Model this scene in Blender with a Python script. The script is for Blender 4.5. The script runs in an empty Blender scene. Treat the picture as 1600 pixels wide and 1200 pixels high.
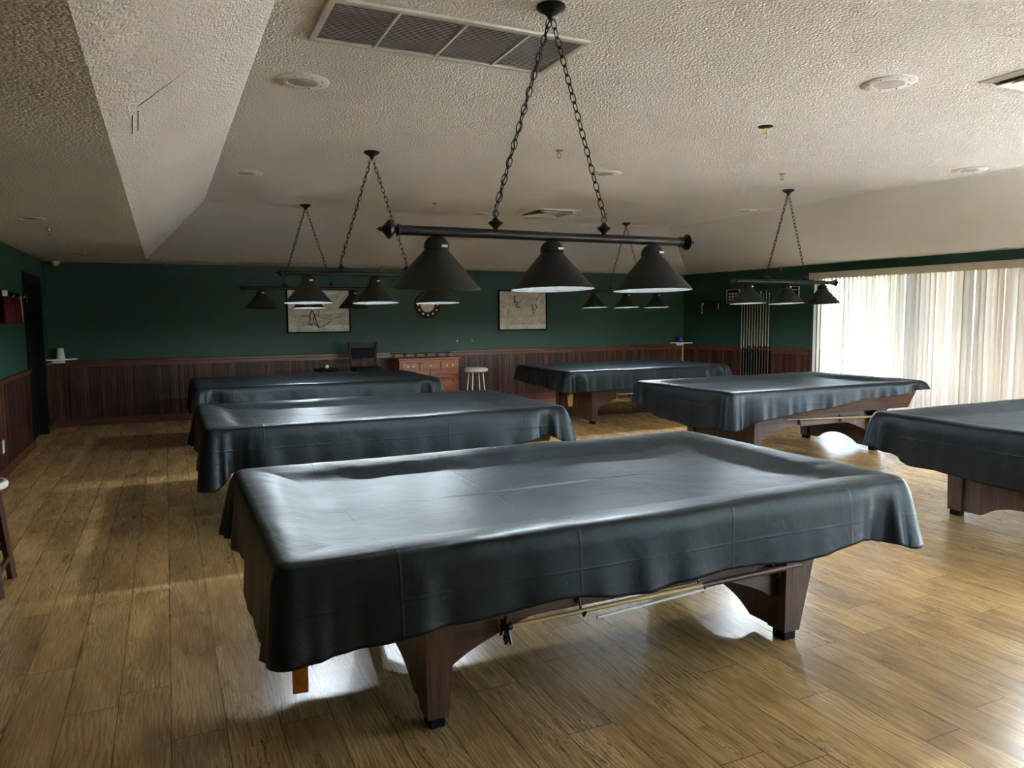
import bpy, bmesh, math, random
from mathutils import Vector, Matrix, noise
random.seed(7)
S = bpy.context.scene
PI = math.pi
# ---------------------------------------------------------------- camera
cd = bpy.data.cameras.new('camera'); cam = bpy.data.objects.new('camera', cd); S.collection.objects.link(cam)
cd.sensor_width = 36; cd.lens = 36 * 1159.404 / 1600; cd.clip_start = .02; cd.clip_end = 300
RC = Matrix(((0.90659784, 0.04492496, -0.41959754), (-0.4219302, 0.0789846, -0.90318123), (-0.00743364, 0.99586303, 0.09056246)))
cam.matrix_world = Matrix.Translation((0, 0, 1.58)) @ RC.to_4x4()
S.camera = cam
# ---------------------------------------------------------------- world, sun, exposure
w = bpy.data.worlds.new('world'); S.world = w; w.use_nodes = True
nt = w.node_tree; nt.nodes.clear()
sky = nt.nodes.new('ShaderNodeTexSky'); sky.sky_type = 'NISHITA'; sky.sun_disc = False
sky.sun_elevation = math.radians(52); sky.sun_rotation = math.radians(250); sky.air_density = 1.0; sky.dust_density = 2.5
bg = nt.nodes.new('ShaderNodeBackground'); bg.inputs[1].default_value = 1.6
wo = nt.nodes.new('ShaderNodeOutputWorld')
nt.links.new(sky.outputs[0], bg.inputs[0]); nt.links.new(bg.outputs[0], wo.inputs[0])
sd = bpy.data.lights.new('sun', 'SUN'); sd.energy = 48.0; sd.angle = math.radians(1.0); sd.color = (1, .975, .94)
sun = bpy.data.objects.new('sun', sd); S.collection.objects.link(sun); sun.rotation_euler = (math.radians(-38), math.radians(-5), 0)
S.view_settings.view_transform = 'Standard'; S.view_settings.look = 'None'
S.view_settings.exposure = 2.55; S.view_settings.gamma = 1.0; S.view_settings.use_curve_mapping = False
cy = S.cycles
cy.use_denoising = True; cy.max_bounces = 10; cy.diffuse_bounces = 5; cy.glossy_bounces = 4
cy.transparent_max_bounces = 12; cy.transmission_bounces = 6; cy.caustics_reflective = False; cy.caustics_refractive = False
cy.sample_clamp_indirect = 8.0
LAMP_W = 11.0
# right wall frame: u runs from the far right corner towards the camera, n points outdoors
WO = Vector((9.88, 12.68, 0)); WD = Vector((.055, -1, 0)).normalized(); WN = Vector((1, .055, 0)).normalized()
def WP(u, n, z): return WO + WD * u + WN * n + Vector((0, 0, z))
WANG = math.atan2(WD.y, WD.x)
pd = bpy.data.lights.new('window_portal', 'AREA'); pd.shape = 'RECTANGLE'; pd.size = 11.3; pd.size_y = 2.25
pd.cycles.is_portal = True
po = bpy.data.objects.new('window_portal', pd); S.collection.objects.link(po)
zx = WN * 1.0
M3 = Matrix((WD, Vector((0, 0, 1)), WD.cross(Vector((0, 0, 1))))).transposed()
if (M3 @ Vector((0, 0, -1))).dot(WN) > 0: M3 = Matrix((-WD, Vector((0, 0, 1)), (-WD).cross(Vector((0, 0, 1))))).transposed()
po.matrix_world = Matrix.Translation(WP(9.0, .30, 1.1)) @ M3.to_4x4()

pd2 = bpy.data.lights.new('added_window_portal', 'AREA'); pd2.shape = 'RECTANGLE'; pd2.size = 4.5; pd2.size_y = 1.76; pd2.cycles.is_portal = True
po2 = bpy.data.objects.new('added_window_portal', pd2); S.collection.objects.link(po2); po2.location = (7.05, -3.3, 1.38); po2.rotation_euler = (PI / 2, 0, 0)  # portal for the unseen window added behind the camera
# ---------------------------------------------------------------- helpers
def lin(c): return tuple(((v / 255) / 12.92 if v / 255 <= .04045 else ((v / 255 + .055) / 1.055) ** 2.4) for v in c) + (1,)
class NB:
    def __init__(s, name):
        s.m = bpy.data.materials.new(name); s.m.use_nodes = True; s.t = s.m.node_tree; s.t.nodes.clear()
        s.out = s.n('OutputMaterial'); s.b = None
    def n(s, typ, **kw):
        x = s.t.nodes.new('ShaderNode' + typ)
        for k, v in kw.items(): setattr(x, k, v)
        return x
    def set(s, node, i, v):
        if hasattr(v, 'links') or isinstance(v, bpy.types.NodeSocket): s.t.links.new(v, node.inputs[i])
        elif v is not None: node.inputs[i].default_value = v
    def bsdf(s, col, rough=.5, metal=0, spec=.5, normal=None, **kw):
        b = s.n('BsdfPrincipled'); s.set(b, 'Base Color', col); s.set(b, 'Roughness', rough); s.set(b, 'Metallic', metal)
        s.set(b, 'Specular IOR Level', spec); s.set(b, 'Normal', normal)
        for k, v in kw.items(): s.set(b, k, v)
        s.t.links.new(b.outputs[0], s.out.inputs[0]); s.b = b; return b
    def math(s, op, a, b=None, c=None):
        x = s.n('Math', operation=op); s.set(x, 0, a); s.set(x, 1, b)
        if c is not None: s.set(x, 2, c)
        return x.outputs[0]
    def obj(s): return s.n('TexCoord').outputs['Object']
    def pos(s): return s.n('NewGeometry').outputs['Position']
    def sep(s, v):
        x = s.n('SeparateXYZ'); s.set(x, 0, v); return x.outputs
    def comb(s, a, b, c):
        x = s.n('CombineXYZ'); s.set(x, 0, a); s.set(x, 1, b); s.set(x, 2, c); return x.outputs[0]
    def scale(s, v, sc, loc=(0, 0, 0)):
        x = s.n('Mapping'); s.set(x, 0, v); x.inputs['Scale'].default_value = sc; x.inputs['Location'].default_value = loc; return x.outputs[0]
    def noise(s, v, sc=5, det=3, rough=.5, dist=0):
        x = s.n('TexNoise'); s.set(x, 'Vector', v); s.set(x, 'Scale', sc); s.set(x, 'Detail', det); s.set(x, 'Roughness', rough); s.set(x, 'Distortion', dist); return x.outputs[0]
    def ramp(s, f, stops):
        x = s.n('ValToRGB'); s.set(x, 0, f); e = x.color_ramp.elements
        while len(e) < len(stops): e.new(.5)
        for i, (p, c) in enumerate(stops): e[i].position = p; e[i].color = c if len(c) == 4 else tuple(c) + (1,)
        return x.outputs[0]
    def mix(s, f, a, b, mode='MIX'):
        x = s.n('Mix', data_type='RGBA', blend_type=mode); s.set(x, 0, f); s.set(x, 6, a); s.set(x, 7, b); return x.outputs[2]
    def bump(s, h, st=.5, d=.01, normal=None):
        x = s.n('Bump'); s.set(x, 'Height', h); s.set(x, 'Strength', st); s.set(x, 'Distance', d); s.set(x, 'Normal', normal); return x.outputs[0]
def simple(name, c, rough=.5, metal=0, spec=.5, var=.12, sc=8, bump=0, **kw):
    b = NB(name); p = b.obj(); f = b.noise(p, sc, 4)
    c1 = tuple(v * (1 - var) for v in c[:3]) + (1,); c2 = tuple(min(1, v * (1 + var)) for v in c[:3]) + (1,)
    col = b.ramp(f, [(.3, c1), (.7, c2)])
    nm = b.bump(b.noise(p, sc * 12, 2), bump, .002) if bump else None
    b.bsdf(col, rough, metal, spec, nm, **kw); return b.m

# ---------------------------------------------------------------- materials
def m_floor():
    b = NB('plank_floor'); P = b.sep(b.pos()); x, y = P[0], P[1]
    pw, pl = .195, 1.28
    u = b.math('DIVIDE', b.math('ADD', x, .05 + pw * 40), pw); iu = b.math('FLOOR', u); fu = b.math('SUBTRACT', u, iu)
    wn = b.n('TexWhiteNoise', noise_dimensions='1D'); b.set(wn, 'W', iu); off = wn.outputs[0]
    v = b.math('ADD', b.math('DIVIDE', b.math('ADD', y, 20), pl), b.math('MULTIPLY', off, 7.3)); iv = b.math('FLOOR', v); fv = b.math('SUBTRACT', v, iv)
    w2 = b.n('TexWhiteNoise', noise_dimensions='2D'); b.set(w2, 'Vector', b.comb(iu, iv, 0)); r = w2.outputs[0]; rc = b.sep(w2.outputs[1])
    # plank-local coordinates with a random shift
    lx = b.math('ADD', b.math('MULTIPLY', fu, pw), b.math('MULTIPLY', r, 31)); ly = b.math('ADD', y, b.math('MULTIPLY', rc[1], 57))
    loc = b.comb(lx, ly, 0)
    # cathedral rings: distance from a wandering heart line
    wander = b.noise(b.scale(loc, (1.6, .9, 1)), 1.6, 2)
    ax = b.math('SUBTRACT', fu, b.math('ADD', .2, b.math('MULTIPLY', wander, .6)))
    pat = b.math('ADD', b.math('MULTIPLY', b.math('ABSOLUTE', ax), 3.2), b.math('MULTIPLY', b.noise(b.scale(loc, (5, 1.15, 1)), 1.5, 3, .5, .4), 1.6))
    rings = b.math('SINE', b.math('MULTIPLY', pat, 21)); rings = b.math('MULTIPLY', b.math('MULTIPLY', b.math('ADD', rings, 1), .5), b.ramp(b.noise(b.scale(loc, (3, 1.0, 1), (9, 2, 0)), 1.2, 2), [(.42, (.15, .15, .15)), (.62, (1, 1, 1))]))
    fine = b.noise(b.scale(loc, (230, 6, 1)), 1, 3, .6)
    mid = b.noise(b.scale(loc, (26, 2.2, 1)), 1, 4, .6)
    big = b.noise(b.scale(loc, (4, 1.4, 1)), 1, 3)
    g = b.math('ADD', b.math('MULTIPLY', rings, .15), b.math('ADD', b.math('MULTIPLY', fine, .20), b.math('ADD', b.math('MULTIPLY', mid, .36), b.math('MULTIPLY', big, .32))))
    col = b.ramp(g, [(.28, lin((108, 82, 50))), (.42, lin((168, 131, 82))), (.54, lin((203, 165, 110))), (.70, lin((230, 197, 145)))])
    tone = b.ramp(r, [(0, (.80, .79, .78)), (.5, (1, 1, 1)), (1, (1.1, 1.08, 1.02))])
    col = b.mix(1, col, tone, 'MULTIPLY')
    # dark splits and knots
    cr = b.noise(b.scale(loc, (9, 1.1, 1)), 2.0, 4, .62, .9)
    line = b.math('ABSOLUTE', b.math('SUBTRACT', cr, .5)); gate = b.noise(b.scale(loc, (2.5, 1.0, 1), (5, 3, 0)), 1.7, 2)
    crack = b.math('MULTIPLY', b.math('LESS_THAN', line, .009), b.math('GREATER_THAN', gate, .54))
    kn = b.n('TexVoronoi', feature='F1'); b.set(kn, 'Vector', b.scale(loc, (4.6, 1.9, 1))); b.set(kn, 'Scale', 1.0)
    knot = b.math('MULTIPLY', b.math('SUBTRACT', 1, b.math('MINIMUM', b.math('DIVIDE', kn.outputs[0], .16), 1)), b.math('GREATER_THAN', b.noise(b.scale(loc, (1, 1, 1)), .9, 1), .54))
    dark = b.math('MINIMUM', b.math('ADD', b.math('MULTIPLY', crack, .7), b.math('MULTIPLY', knot, .75)), 1)
    col = b.mix(dark, col, lin((58, 38, 22)))
    # joints
    ex = b.math('MINIMUM', fu, b.math('SUBTRACT', 1, fu)); ey = b.math('MINIMUM', fv, b.math('SUBTRACT', 1, fv))
    j = b.math('MAXIMUM', b.math('LESS_THAN', ex, .013), b.math('LESS_THAN', ey, .0020))
    col = b.mix(b.math('MULTIPLY', j, .75), col, lin((62, 44, 28)))
    h = b.math('SUBTRACT', b.math('ADD', b.math('MULTIPLY', fine, .5), b.math('MULTIPLY', rings, .12)), b.math('ADD', b.math('MULTIPLY', j, 1.2), dark))
    ro = b.math('ADD', .19, b.math('MULTIPLY', fine, .16))
    b.bsdf(col, ro, 0, .5, b.bump(h, .35, .0015)); return b.m
def m_popcorn():
    b = NB('popcorn_ceiling'); p = b.pos()
    v = b.n('TexVoronoi', feature='F1'); b.set(v, 'Vector', p); b.set(v, 'Scale', 78)
    a = b.noise(p, 58, 3, .65); c = b.noise(p, .8, 2)
    h = b.math('ADD', b.math('MULTIPLY', b.math('SUBTRACT', 1, v.outputs[0]), .55), b.math('MULTIPLY', a, .9))
    col = b.ramp(c, [(.3, (.74, .725, .685)), (.7, (.80, .785, .75))])
    b.bsdf(col, .95, 0, .1, b.bump(h, 1.0, .011)); return b.m
def m_paint(name, c, var=.06):
    b = NB(name); p = b.pos(); f = b.noise(p, 1.3, 3)
    col = b.ramp(f, [(.3, tuple(v * (1 - var) for v in c[:3])), (.7, tuple(v * (1 + var) for v in c[:3]))])
    b.bsdf(col, .55, 0, .4, b.bump(b.noise(p, 160, 2), .12, .002)); return b.m
def m_bead(name, axis, pitch):
    b = NB(name); P = b.sep(b.pos()); a = P[axis]
    u = b.math('DIVIDE', b.math('ADD', a, 50), pitch); iu = b.math('FLOOR', u); fu = b.math('SUBTRACT', u, iu)
    gr = b.math('LESS_THAN', b.math('ABSOLUTE', b.math('SUBTRACT', fu, .5)), .10)
    wn = b.n('TexWhiteNoise', noise_dimensions='1D'); b.set(wn, 'W', iu)
    g = b.noise(b.comb(b.math('MULTIPLY', a, 90), b.math('MULTIPLY', a, 3), b.math('MULTIPLY', P[2], 3.2)), 1, 4, .65)
    g2 = b.math('ADD', b.math('MULTIPLY', g, .75), b.math('MULTIPLY', wn.outputs[0], .25))
    col = b.ramp(g2, [(.3, lin((32, 18, 13))), (.5, lin((60, 34, 25))), (.7, lin((102, 66, 49)))])
    col = b.mix(b.math('MULTIPLY', gr, .7), col, lin((24, 13, 10)))
    b.bsdf(col, .5, 0, .3, b.bump(b.math('SUBTRACT', b.math('MULTIPLY', g, .2), gr), .8, .004)); return b.m
def m_wood(name, c0, c1, c2, axis=0, sc=1.0, rough=.35):
    b = NB(name); k = [34 * sc] * 3; k[axis] = 2.0 * sc
    p = b.scale(b.obj(), tuple(k)); g = b.math('ADD', b.math('MULTIPLY', b.noise(p, 1, 4, .6, .6), .7), b.math('MULTIPLY', b.noise(b.scale(b.obj(), tuple(v * 5 for v in k)), 1, 2), .3))
    col = b.ramp(g, [(.32, lin(c0)), (.5, lin(c1)), (.68, lin(c2))])
    b.bsdf(col, rough, 0, .5, b.bump(g, .12, .001)); return b.m
def m_vinyl():
    b = NB('black_vinyl'); p = b.obj(); P = b.sep(p)
    oi = b.n('ObjectInfo').outputs['Random']
    pp = b.n('VectorMath', operation='ADD'); b.set(pp, 0, p); b.set(pp, 1, b.comb(b.math('MULTIPLY', oi, 40), 0, 0)); q = pp.outputs[0]
    grain = b.noise(q, 420, 2, .5)
    wr1 = b.noise(b.scale(q, (3, 26, 10)), 1, 4, .6, .8)
    wr2 = b.noise(b.scale(q, (2.2, 2.2, 2.2)), 1.6, 4, .55, .6)
    def crease(coord, at, wd): return b.math('SUBTRACT', 1, b.math('MINIMUM', b.math('DIVIDE', b.math('ABSOLUTE', b.math('SUBTRACT', coord, at)), wd), 1))
    wob = b.math('MULTIPLY', b.math('SUBTRACT', b.noise(q, 3, 2), .5), .012)
    xx = b.math('ADD', P[0], wob); yy = b.math('ADD', P[1], wob); zz = b.math('ADD', P[2], b.math('MULTIPLY', wob, .8))
    c = crease(xx, -.36, .008)
    for co, at in ((xx, .36), (xx, 1.02), (xx, -1.04), (yy, .21), (yy, -.24), (zz, .655)):
        c = b.math('MAXIMUM', c, crease(co, at, .007))
    c = b.math('MULTIPLY', c, b.ramp(b.noise(q, 2.4, 2), [(.4, (.25, .25, .25)), (.6, (1, 1, 1))]))
    h = b.math('ADD', b.math('MULTIPLY', wr1, .30), b.math('ADD', b.math('MULTIPLY', wr2, 1.6), b.math('MULTIPLY', c, .28)))
    n1 = b.bump(h, .5, .010); n2 = b.bump(grain, .10, .0006, n1)
    dust = b.noise(b.scale(q, (1, 1, 1)), 2.0, 5, .6)
    speck = b.math('GREATER_THAN', b.noise(q, 90, 1), .765)
    col = b.ramp(dust, [(.35, (.005, .0065, .008)), (.7, (.011, .014, .017))])
    col = b.mix(b.math('MULTIPLY', speck, .10), col, (.35, .37, .38, 1))
    ro = b.math('ADD', .38, b.math('MULTIPLY', dust, .16))
    b.bsdf(col, ro, 0, .36, n2, **{'Specular Tint': (.82, .93, 1, 1)}); return b.m  # base and specular tint lean blue to carry the cool lamp and sky light
def m_brick():
    b = NB('outdoor_brick'); t = b.n('TexBrick'); b.set(t, 'Vector', b.scale(b.pos(), (1, 1, 1))); P = b.sep(b.pos())
    b.set(t, 'Vector', b.comb(b.math('ADD', P[0], P[1]), P[2], 0)); b.set(t, 'Scale', 4.0)
    b.set(t, 'Color1', (.50, .24, .16, 1)); b.set(t, 'Color2', (.62, .34, .24, 1)); b.set(t, 'Mortar', (.6, .55, .5, 1)); b.set(t, 'Mortar Size', .015)
    b.bsdf(t.outputs[0], .9); return b.m
def m_slat():
    b = NB('blind_vinyl'); P = b.sep(b.obj()); oi = b.n('ObjectInfo').outputs['Random']
    col = b.ramp(oi, [(0, (.70, .60, .48)), (.5, (.76, .69, .58)), (1, (.78, .74, .66))])
    d = b.n('BsdfDiffuse'); b.set(d, 0, col); t = b.n('BsdfTranslucent'); b.set(t, 0, col)
    m = b.n('MixShader'); m.inputs[0].default_value = .20
    b.t.links.new(d.outputs[0], m.inputs[1]); b.t.links.new(t.outputs[0], m.inputs[2])
    g = b.n('BsdfGlossy'); b.set(g, 'Roughness', .4); m2 = b.n('MixShader'); m2.inputs[0].default_value = .04
    b.t.links.new(m.outputs[0], m2.inputs[1]); b.t.links.new(g.outputs[0], m2.inputs[2]); b.t.links.new(m2.outputs[0], b.out.inputs[0]); return b.m
def m_glass():
    b = NB('window_glass'); t = b.n('BsdfTransparent'); b.set(t, 0, (.93, .95, .94, 1)); g = b.n('BsdfGlossy'); b.set(g, 'Roughness', .02)
    f = b.n('Fresnel'); b.set(f, 0, 1.45); m = b.n('MixShader'); b.t.links.new(f.outputs[0], m.inputs[0])
    b.t.links.new(t.outputs[0], m.inputs[1]); b.t.links.new(g.outputs[0], m.inputs[2]); b.t.links.new(m.outputs[0], b.out.inputs[0]); return b.m
def m_emit(name, c, s):
    b = NB(name); e = b.n('Emission'); b.set(e, 0, c); b.set(e, 1, s); b.t.links.new(e.outputs[0], b.out.inputs[0]); return b.m
def m_print(name, c0, c1, c2):
    b = NB(name); p = b.obj(); n = b.noise(b.scale(p, (2.2, 1, 3.0)), 2.2, 4, .55, 1.6); f = b.noise(p, 30, 4)
    col = b.mix(.25, b.ramp(n, [(.3, c0), (.5, c1), (.7, c2)]), b.ramp(f, [(.35, c0), (.65, c2)]))
    warp = b.n('TexWave', wave_type='RINGS'); b.set(warp, 'Vector', b.scale(p, (1.4, 1, 2.4), (.3, 0, .7))); b.set(warp, 'Scale', .55); b.set(warp, 'Distortion', 3.5); b.set(warp, 'Detail', 1)
    b.bsdf(col, .35, .0, .5, b.bump(warp.outputs[1], .6, .05)); return b.m
FLOOR = m_floor(); POP = m_popcorn()
GREEN = m_paint('green_wall_paint', (.019, .066, .043))
BEADX = m_bead('beadboard_far', 0, .045); BEADY = m_bead('beadboard_side', 1, .045); PANEL = m_bead('panelling_left', 1, .30)
TRIM = m_wood('stained_trim', (52, 26, 17), (86, 47, 31), (118, 70, 46), 0, .6)
WALX = m_wood('walnut_laminate', (48, 31, 24), (82, 57, 44), (112, 82, 64), 0)
WALZ = m_wood('walnut_laminate_upright', (48, 31, 24), (82, 57, 44), (112, 82, 64), 2)
OAK = m_wood('honey_oak', (86, 38, 14), (132, 66, 26), (168, 94, 42), 0, .8)
DARKW = m_wood('dark_chair_wood', (24, 13, 10), (42, 24, 18), (50, 30, 22), 2, 1.0, .65)
STOOLW = m_wood('stool_wood', (40, 24, 17), (66, 42, 30), (92, 62, 46), 2)
LTW = m_wood('light_maple', (150, 112, 66), (190, 152, 98), (216, 184, 132), 0)
ORW = m_wood('orange_wood', (150, 84, 18), (190, 116, 32), (214, 146, 54), 2)
VINYL = m_vinyl(); BRICK = m_brick(); SLAT = m_slat(); GLASS = m_glass()
BLK = simple('black_metal', (.012, .012, .012), .38, .3, .5, .2, 20)
SHADE = simple('black_shade', (.014, .014, .013), .55, 0, .35, .2, 30, .1)
LINING = simple('white_enamel', (.85, .87, .88), .5, 0, .4, .02)
BULB = m_emit('lit_bulb', (.88, .96, 1.0, 1), 10)
BULBOFF = simple('unlit_bulb', (.8, .8, .78), .3)
WHITE = simple('white_plastic', (.80, .79, .75), .4, 0, .5, .04)
CREAM = simple('cream_valance', (.66, .60, .49), .55, 0, .4, .05)
GRILLE = simple('grille_metal', (.60, .57, .51), .45, .2, .5, .08)
VENTD = simple('duct_dark', (.02, .02, .02), .9)
SPK = simple('speaker_mesh', (.50, .48, .46), .7, 0, .3, .1, 60, .5)
SPKR = simple('speaker_rim', (.82, .81, .79), .5, 0, .4, .04)
SILV = simple('chrome', (.7, .7, .7), .2, 1, .5, .03)
BRASS = simple('brass_head', (.45, .33, .15), .35, .9)
FOAM = simple('white_foam', (.82, .82, .80), .8, 0, .3, .08, 40, .3)
BLUE = simple('blue_plastic', (.02, .05, .30), .3)
REDC = simple('dark_red_cloth', (.10, .008, .010), .8, 0, .3, .25, 12, .3)
BLACKM = simple('matt_black', (.004, .004, .004), .8, 0, .2)
PADM = simple('dark_pad', (.004, .005, .009), .8, 0, .2)
ASH = m_wood('pale_ash', (120, 108, 92), (150, 138, 120), (172, 160, 142), 0)
CREAMV = simple('cream_vinyl_seat', (.60, .55, .45), .5, 0, .4, .15, 25, .2)
GREENT = simple('green_seat', (.10, .16, .12), .4)
YEL = simple('yellow_wire_insulation', (.55, .48, .08), .4)
ALUM = simple('window_aluminium', (.36, .34, .31), .4, .6)
CONC = simple('patio_concrete', (.66, .66, .65), .9, 0, .2, .08, 3)
LEAF = simple('hedge_leaf', (.06, .13, .03), .7, 0, .3, .4, 6)
REDW = simple('reddish_walnut', (.075, .026, .014), .45)
BUTT = simple('cue_butt', (.05, .010, .008), .25)
BUTTK = simple('cue_butt_black', (.01, .01, .011), .25)
CREAMTXT = simple('pale_lettering', (.45, .45, .42), .6)
SKETCH = simple('sketch_ink', (.07, .06, .05), .7)
PRINT1 = m_print('silver_print', (.45, .45, .41), (.74, .74, .69), (.92, .92, .88))
PRINT2 = m_print('beige_print', (.50, .45, .37), (.80, .74, .64), (.94, .90, .83))

def link(o, parent=None):
    S.collection.objects.link(o)
    if parent: o.parent = parent
    return o
def tag(o, label, cat, group=None):
    o['label'] = label; o['category'] = cat
    if group: o['group'] = group
    return o
def thing(name, label, cat, loc=(0, 0, 0), rz=0, group=None):
    o = bpy.data.objects.new(name, None); o.empty_display_size = .1; link(o); o.location = loc; o.rotation_euler = (0, 0, rz)
    return tag(o, label, cat, group)
def obj(name, bm, mats, parent=None, smooth=False, label=None):
    me = bpy.data.meshes.new(name); bmesh.ops.recalc_face_normals(bm, faces=bm.faces); bm.to_mesh(me); bm.free()
    for m in (mats if isinstance(mats, (list, tuple)) else [mats]): me.materials.append(m)
    if smooth:
        for p in me.polygons: p.use_smooth = True
        if smooth != 'all': me.set_sharp_from_angle(angle=math.radians(38))
    o = bpy.data.objects.new(name, me); link(o, parent)
    if label: o['label'] = label
    return o
def struct(name, bm, mats, smooth=False, parent=None):
    o = obj(name, bm, mats, parent, smooth)
    if not parent: o['kind'] = 'structure'
    return o
def NBm(): return bmesh.new()
def hexa(bm, P, mi=0):
    v = [bm.verts.new(p) for p in P]
    for f in ((0, 3, 2, 1), (4, 5, 6, 7), (0, 1, 5, 4), (1, 2, 6, 5), (2, 3, 7, 6), (3, 0, 4, 7)):
        bm.faces.new([v[i] for i in f]).material_index = mi
def box(bm, x0, x1, y0, y1, z0, z1, mi=0, bev=0):
    if bev:
        b2 = bmesh.new(); hexa(b2, [(x0, y0, z0), (x1, y0, z0), (x1, y1, z0), (x0, y1, z0), (x0, y0, z1), (x1, y0, z1), (x1, y1, z1), (x0, y1, z1)])
        bmesh.ops.bevel(b2, geom=list(b2.edges), offset=bev, segments=2, affect='EDGES', profile=.5)
        for f in b2.faces: f.material_index = mi
        merge(bm, b2); return
    hexa(bm, [(x0, y0, z0), (x1, y0, z0), (x1, y1, z0), (x0, y1, z0), (x0, y0, z1), (x1, y0, z1), (x1, y1, z1), (x0, y1, z1)], mi)
def merge(bm, b2, M=None):
    if M is not None: bmesh.ops.transform(b2, matrix=M, verts=b2.verts)
    me = bpy.data.meshes.new('t'); b2.to_mesh(me); b2.free(); bm.from_mesh(me); bpy.data.meshes.remove(me)
def wbox(bm, u0, u1, n0, n1, z0, z1, mi=0):
    hexa(bm, [WP(u0, n0, z0), WP(u1, n0, z0), WP(u1, n1, z0), WP(u0, n1, z0), WP(u0, n0, z1), WP(u1, n0, z1), WP(u1, n1, z1), WP(u0, n1, z1)], mi)
def axisM(a, b):
    a, b = Vector(a), Vector(b); d = b - a; return Matrix.Translation(a) @ d.to_track_quat('Z', 'Y').to_matrix().to_4x4(), d.length
def tube(bm, a, b, r0, r1=None, n=12, mi=0):
    r1 = r0 if r1 is None else r1; M, L = axisM(a, b)
    lathe(bm, [(0, 0), (r0, 0), (r1, L), (0, L)], n, M, mi)
def lathe(bm, prof, n=24, M=None, mi=0):
    M = M or Matrix.Identity(4); rings = []
    for r, z in prof:
        if r < 1e-6: rings.append([bm.verts.new(M @ Vector((0, 0, z)))])
        else: rings.append([bm.verts.new(M @ Vector((r * math.cos(2 * PI * i / n), r * math.sin(2 * PI * i / n), z))) for i in range(n)])
    for a, b in zip(rings, rings[1:]):
        for i in range(n):
            j = (i + 1) % n
            if len(a) == 1 and len(b) == 1: continue
            if len(a) == 1: f = (a[0], b[i], b[j])
            elif len(b) == 1: f = (a[i], a[j], b[0])
            else: f = (a[i], a[j], b[j], b[i])
            bm.faces.new(f).material_index = mi
def torus(bm, M, R, r, n=14, k=6, sx=1.0, mi=0):
    V = [[bm.verts.new(M @ Vector(((R + r * math.cos(2 * PI * j / k)) * math.cos(2 * PI * i / n) * sx, (R + r * math.cos(2 * PI * j / k)) * math.sin(2 * PI * i / n), r * math.sin(2 * PI * j / k)))) for j in range(k)] for i in range(n)]
    for i in range(n):
        for j in range(k):
            bm.faces.new((V[i][j], V[(i + 1) % n][j], V[(i + 1) % n][(j + 1) % k], V[i][(j + 1) % k])).material_index = mi
def path(bm, pts, r, n=8, mi=0):
    pts = [Vector(p) for p in pts]; rings = []
    for i, p in enumerate(pts):
        d = (pts[min(i + 1, len(pts) - 1)] - pts[max(i - 1, 0)]); q = d.to_track_quat('Z', 'Y')
        rings.append([bm.verts.new(p + q @ Vector((r * math.cos(2 * PI * k / n), r * math.sin(2 * PI * k / n), 0))) for k in range(n)])
    for a, b in zip(rings, rings[1:]):
        for k in range(n): bm.faces.new((a[k], a[(k + 1) % n], b[(k + 1) % n], b[k])).material_index = mi
    bm.faces.new(rings[0]); bm.faces.new(rings[-1])
def prism(bm, poly, axis, a, b, mi=0):
    # poly: 2D outline in the other two axes
    def P(p, t):
        return {0: (t, p[0], p[1]), 1: (p[0], t, p[1]), 2: (p[0], p[1], t)}[axis]
    A = [bm.verts.new(P(p, a)) for p in poly]; B = [bm.verts.new(P(p, b)) for p in poly]
    bm.faces.new(A).material_index = mi; bm.faces.new(B[::-1]).material_index = mi
    for i in range(len(poly)):
        j = (i + 1) % len(poly); bm.faces.new((A[i], B[i], B[j], A[j])).material_index = mi

# ---------------------------------------------------------------- room shell
XL, YF, YN, ZC, ZT = -1.56, 12.68, -3.0, 2.42, 2.98
bm = NBm(); box(bm, XL - .2, 11.2, YN - .2, YF + .2, -.12, 0); struct('floor', bm, FLOOR)
bm = NBm(); box(bm, XL - .2, XL, YN, 10.80, 0, 3.2); box(bm, XL - .2, XL, 12.05, YF, 0, 3.2); box(bm, XL - .2, XL, 10.80, 12.05, 2.14, 3.2); struct('wall_left', bm, GREEN)
bm = NBm(); box(bm, XL - .2, 10.1, YF, YF + .2, 0, 3.2); struct('wall_far', bm, GREEN)
bm = NBm(); box(bm, XL - .2, 4.8, YN - .2, YN, 0, 3.2); box(bm, 9.3, 11.2, YN - .2, YN, 0, 3.2); box(bm, 4.8, 9.3, YN - .2, YN, 2.26, 3.2); box(bm, 4.8, 9.3, YN - .2, YN, 0, .5); struct('wall_near', bm, GREEN)

U0, U1 = 3.37, 14.55
bm = NBm(); wbox(bm, 0, U0, 0, .16, 0, 3.2); wbox(bm, U0, U1, 0, .16, 2.26, 3.2); wbox(bm, U1, 15.9, 0, .16, 0, 3.2); struct('wall_right', bm, GREEN)
# ceiling: flat soffit around a raised tray with sloping sides
bm = NBm()
o4 = [(XL - .2, YN - .2), (11.2, YN - .2), (11.2, YF + .2), (XL - .2, YF + .2)]
b4 = [(-.19, -2.3), (9.70, -2.3), (9.72, 12.35), (-.21, 11.75)]
t4 = [(.52, -.3), (7.65, -.3), (7.38, 9.85), (.48, 9.77)]
vo = [bm.verts.new((x, y, ZC)) for x, y in o4]; vb = [bm.verts.new((x, y, ZC)) for x, y in b4]; vt = [bm.verts.new((x, y, ZT)) for x, y in t4]
for i in range(4):
    j = (i + 1) % 4; bm.faces.new((vo[i], vo[j], vb[j], vb[i])); bm.faces.new((vb[i], vb[j], vt[j], vt[i]))
bm.faces.new(vt)
c = struct('ceiling', bm, POP); md = c.modifiers.new('thick', 'SOLIDIFY'); md.thickness = .12; md.offset = 1
for f in c.data.polygons: pass
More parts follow.
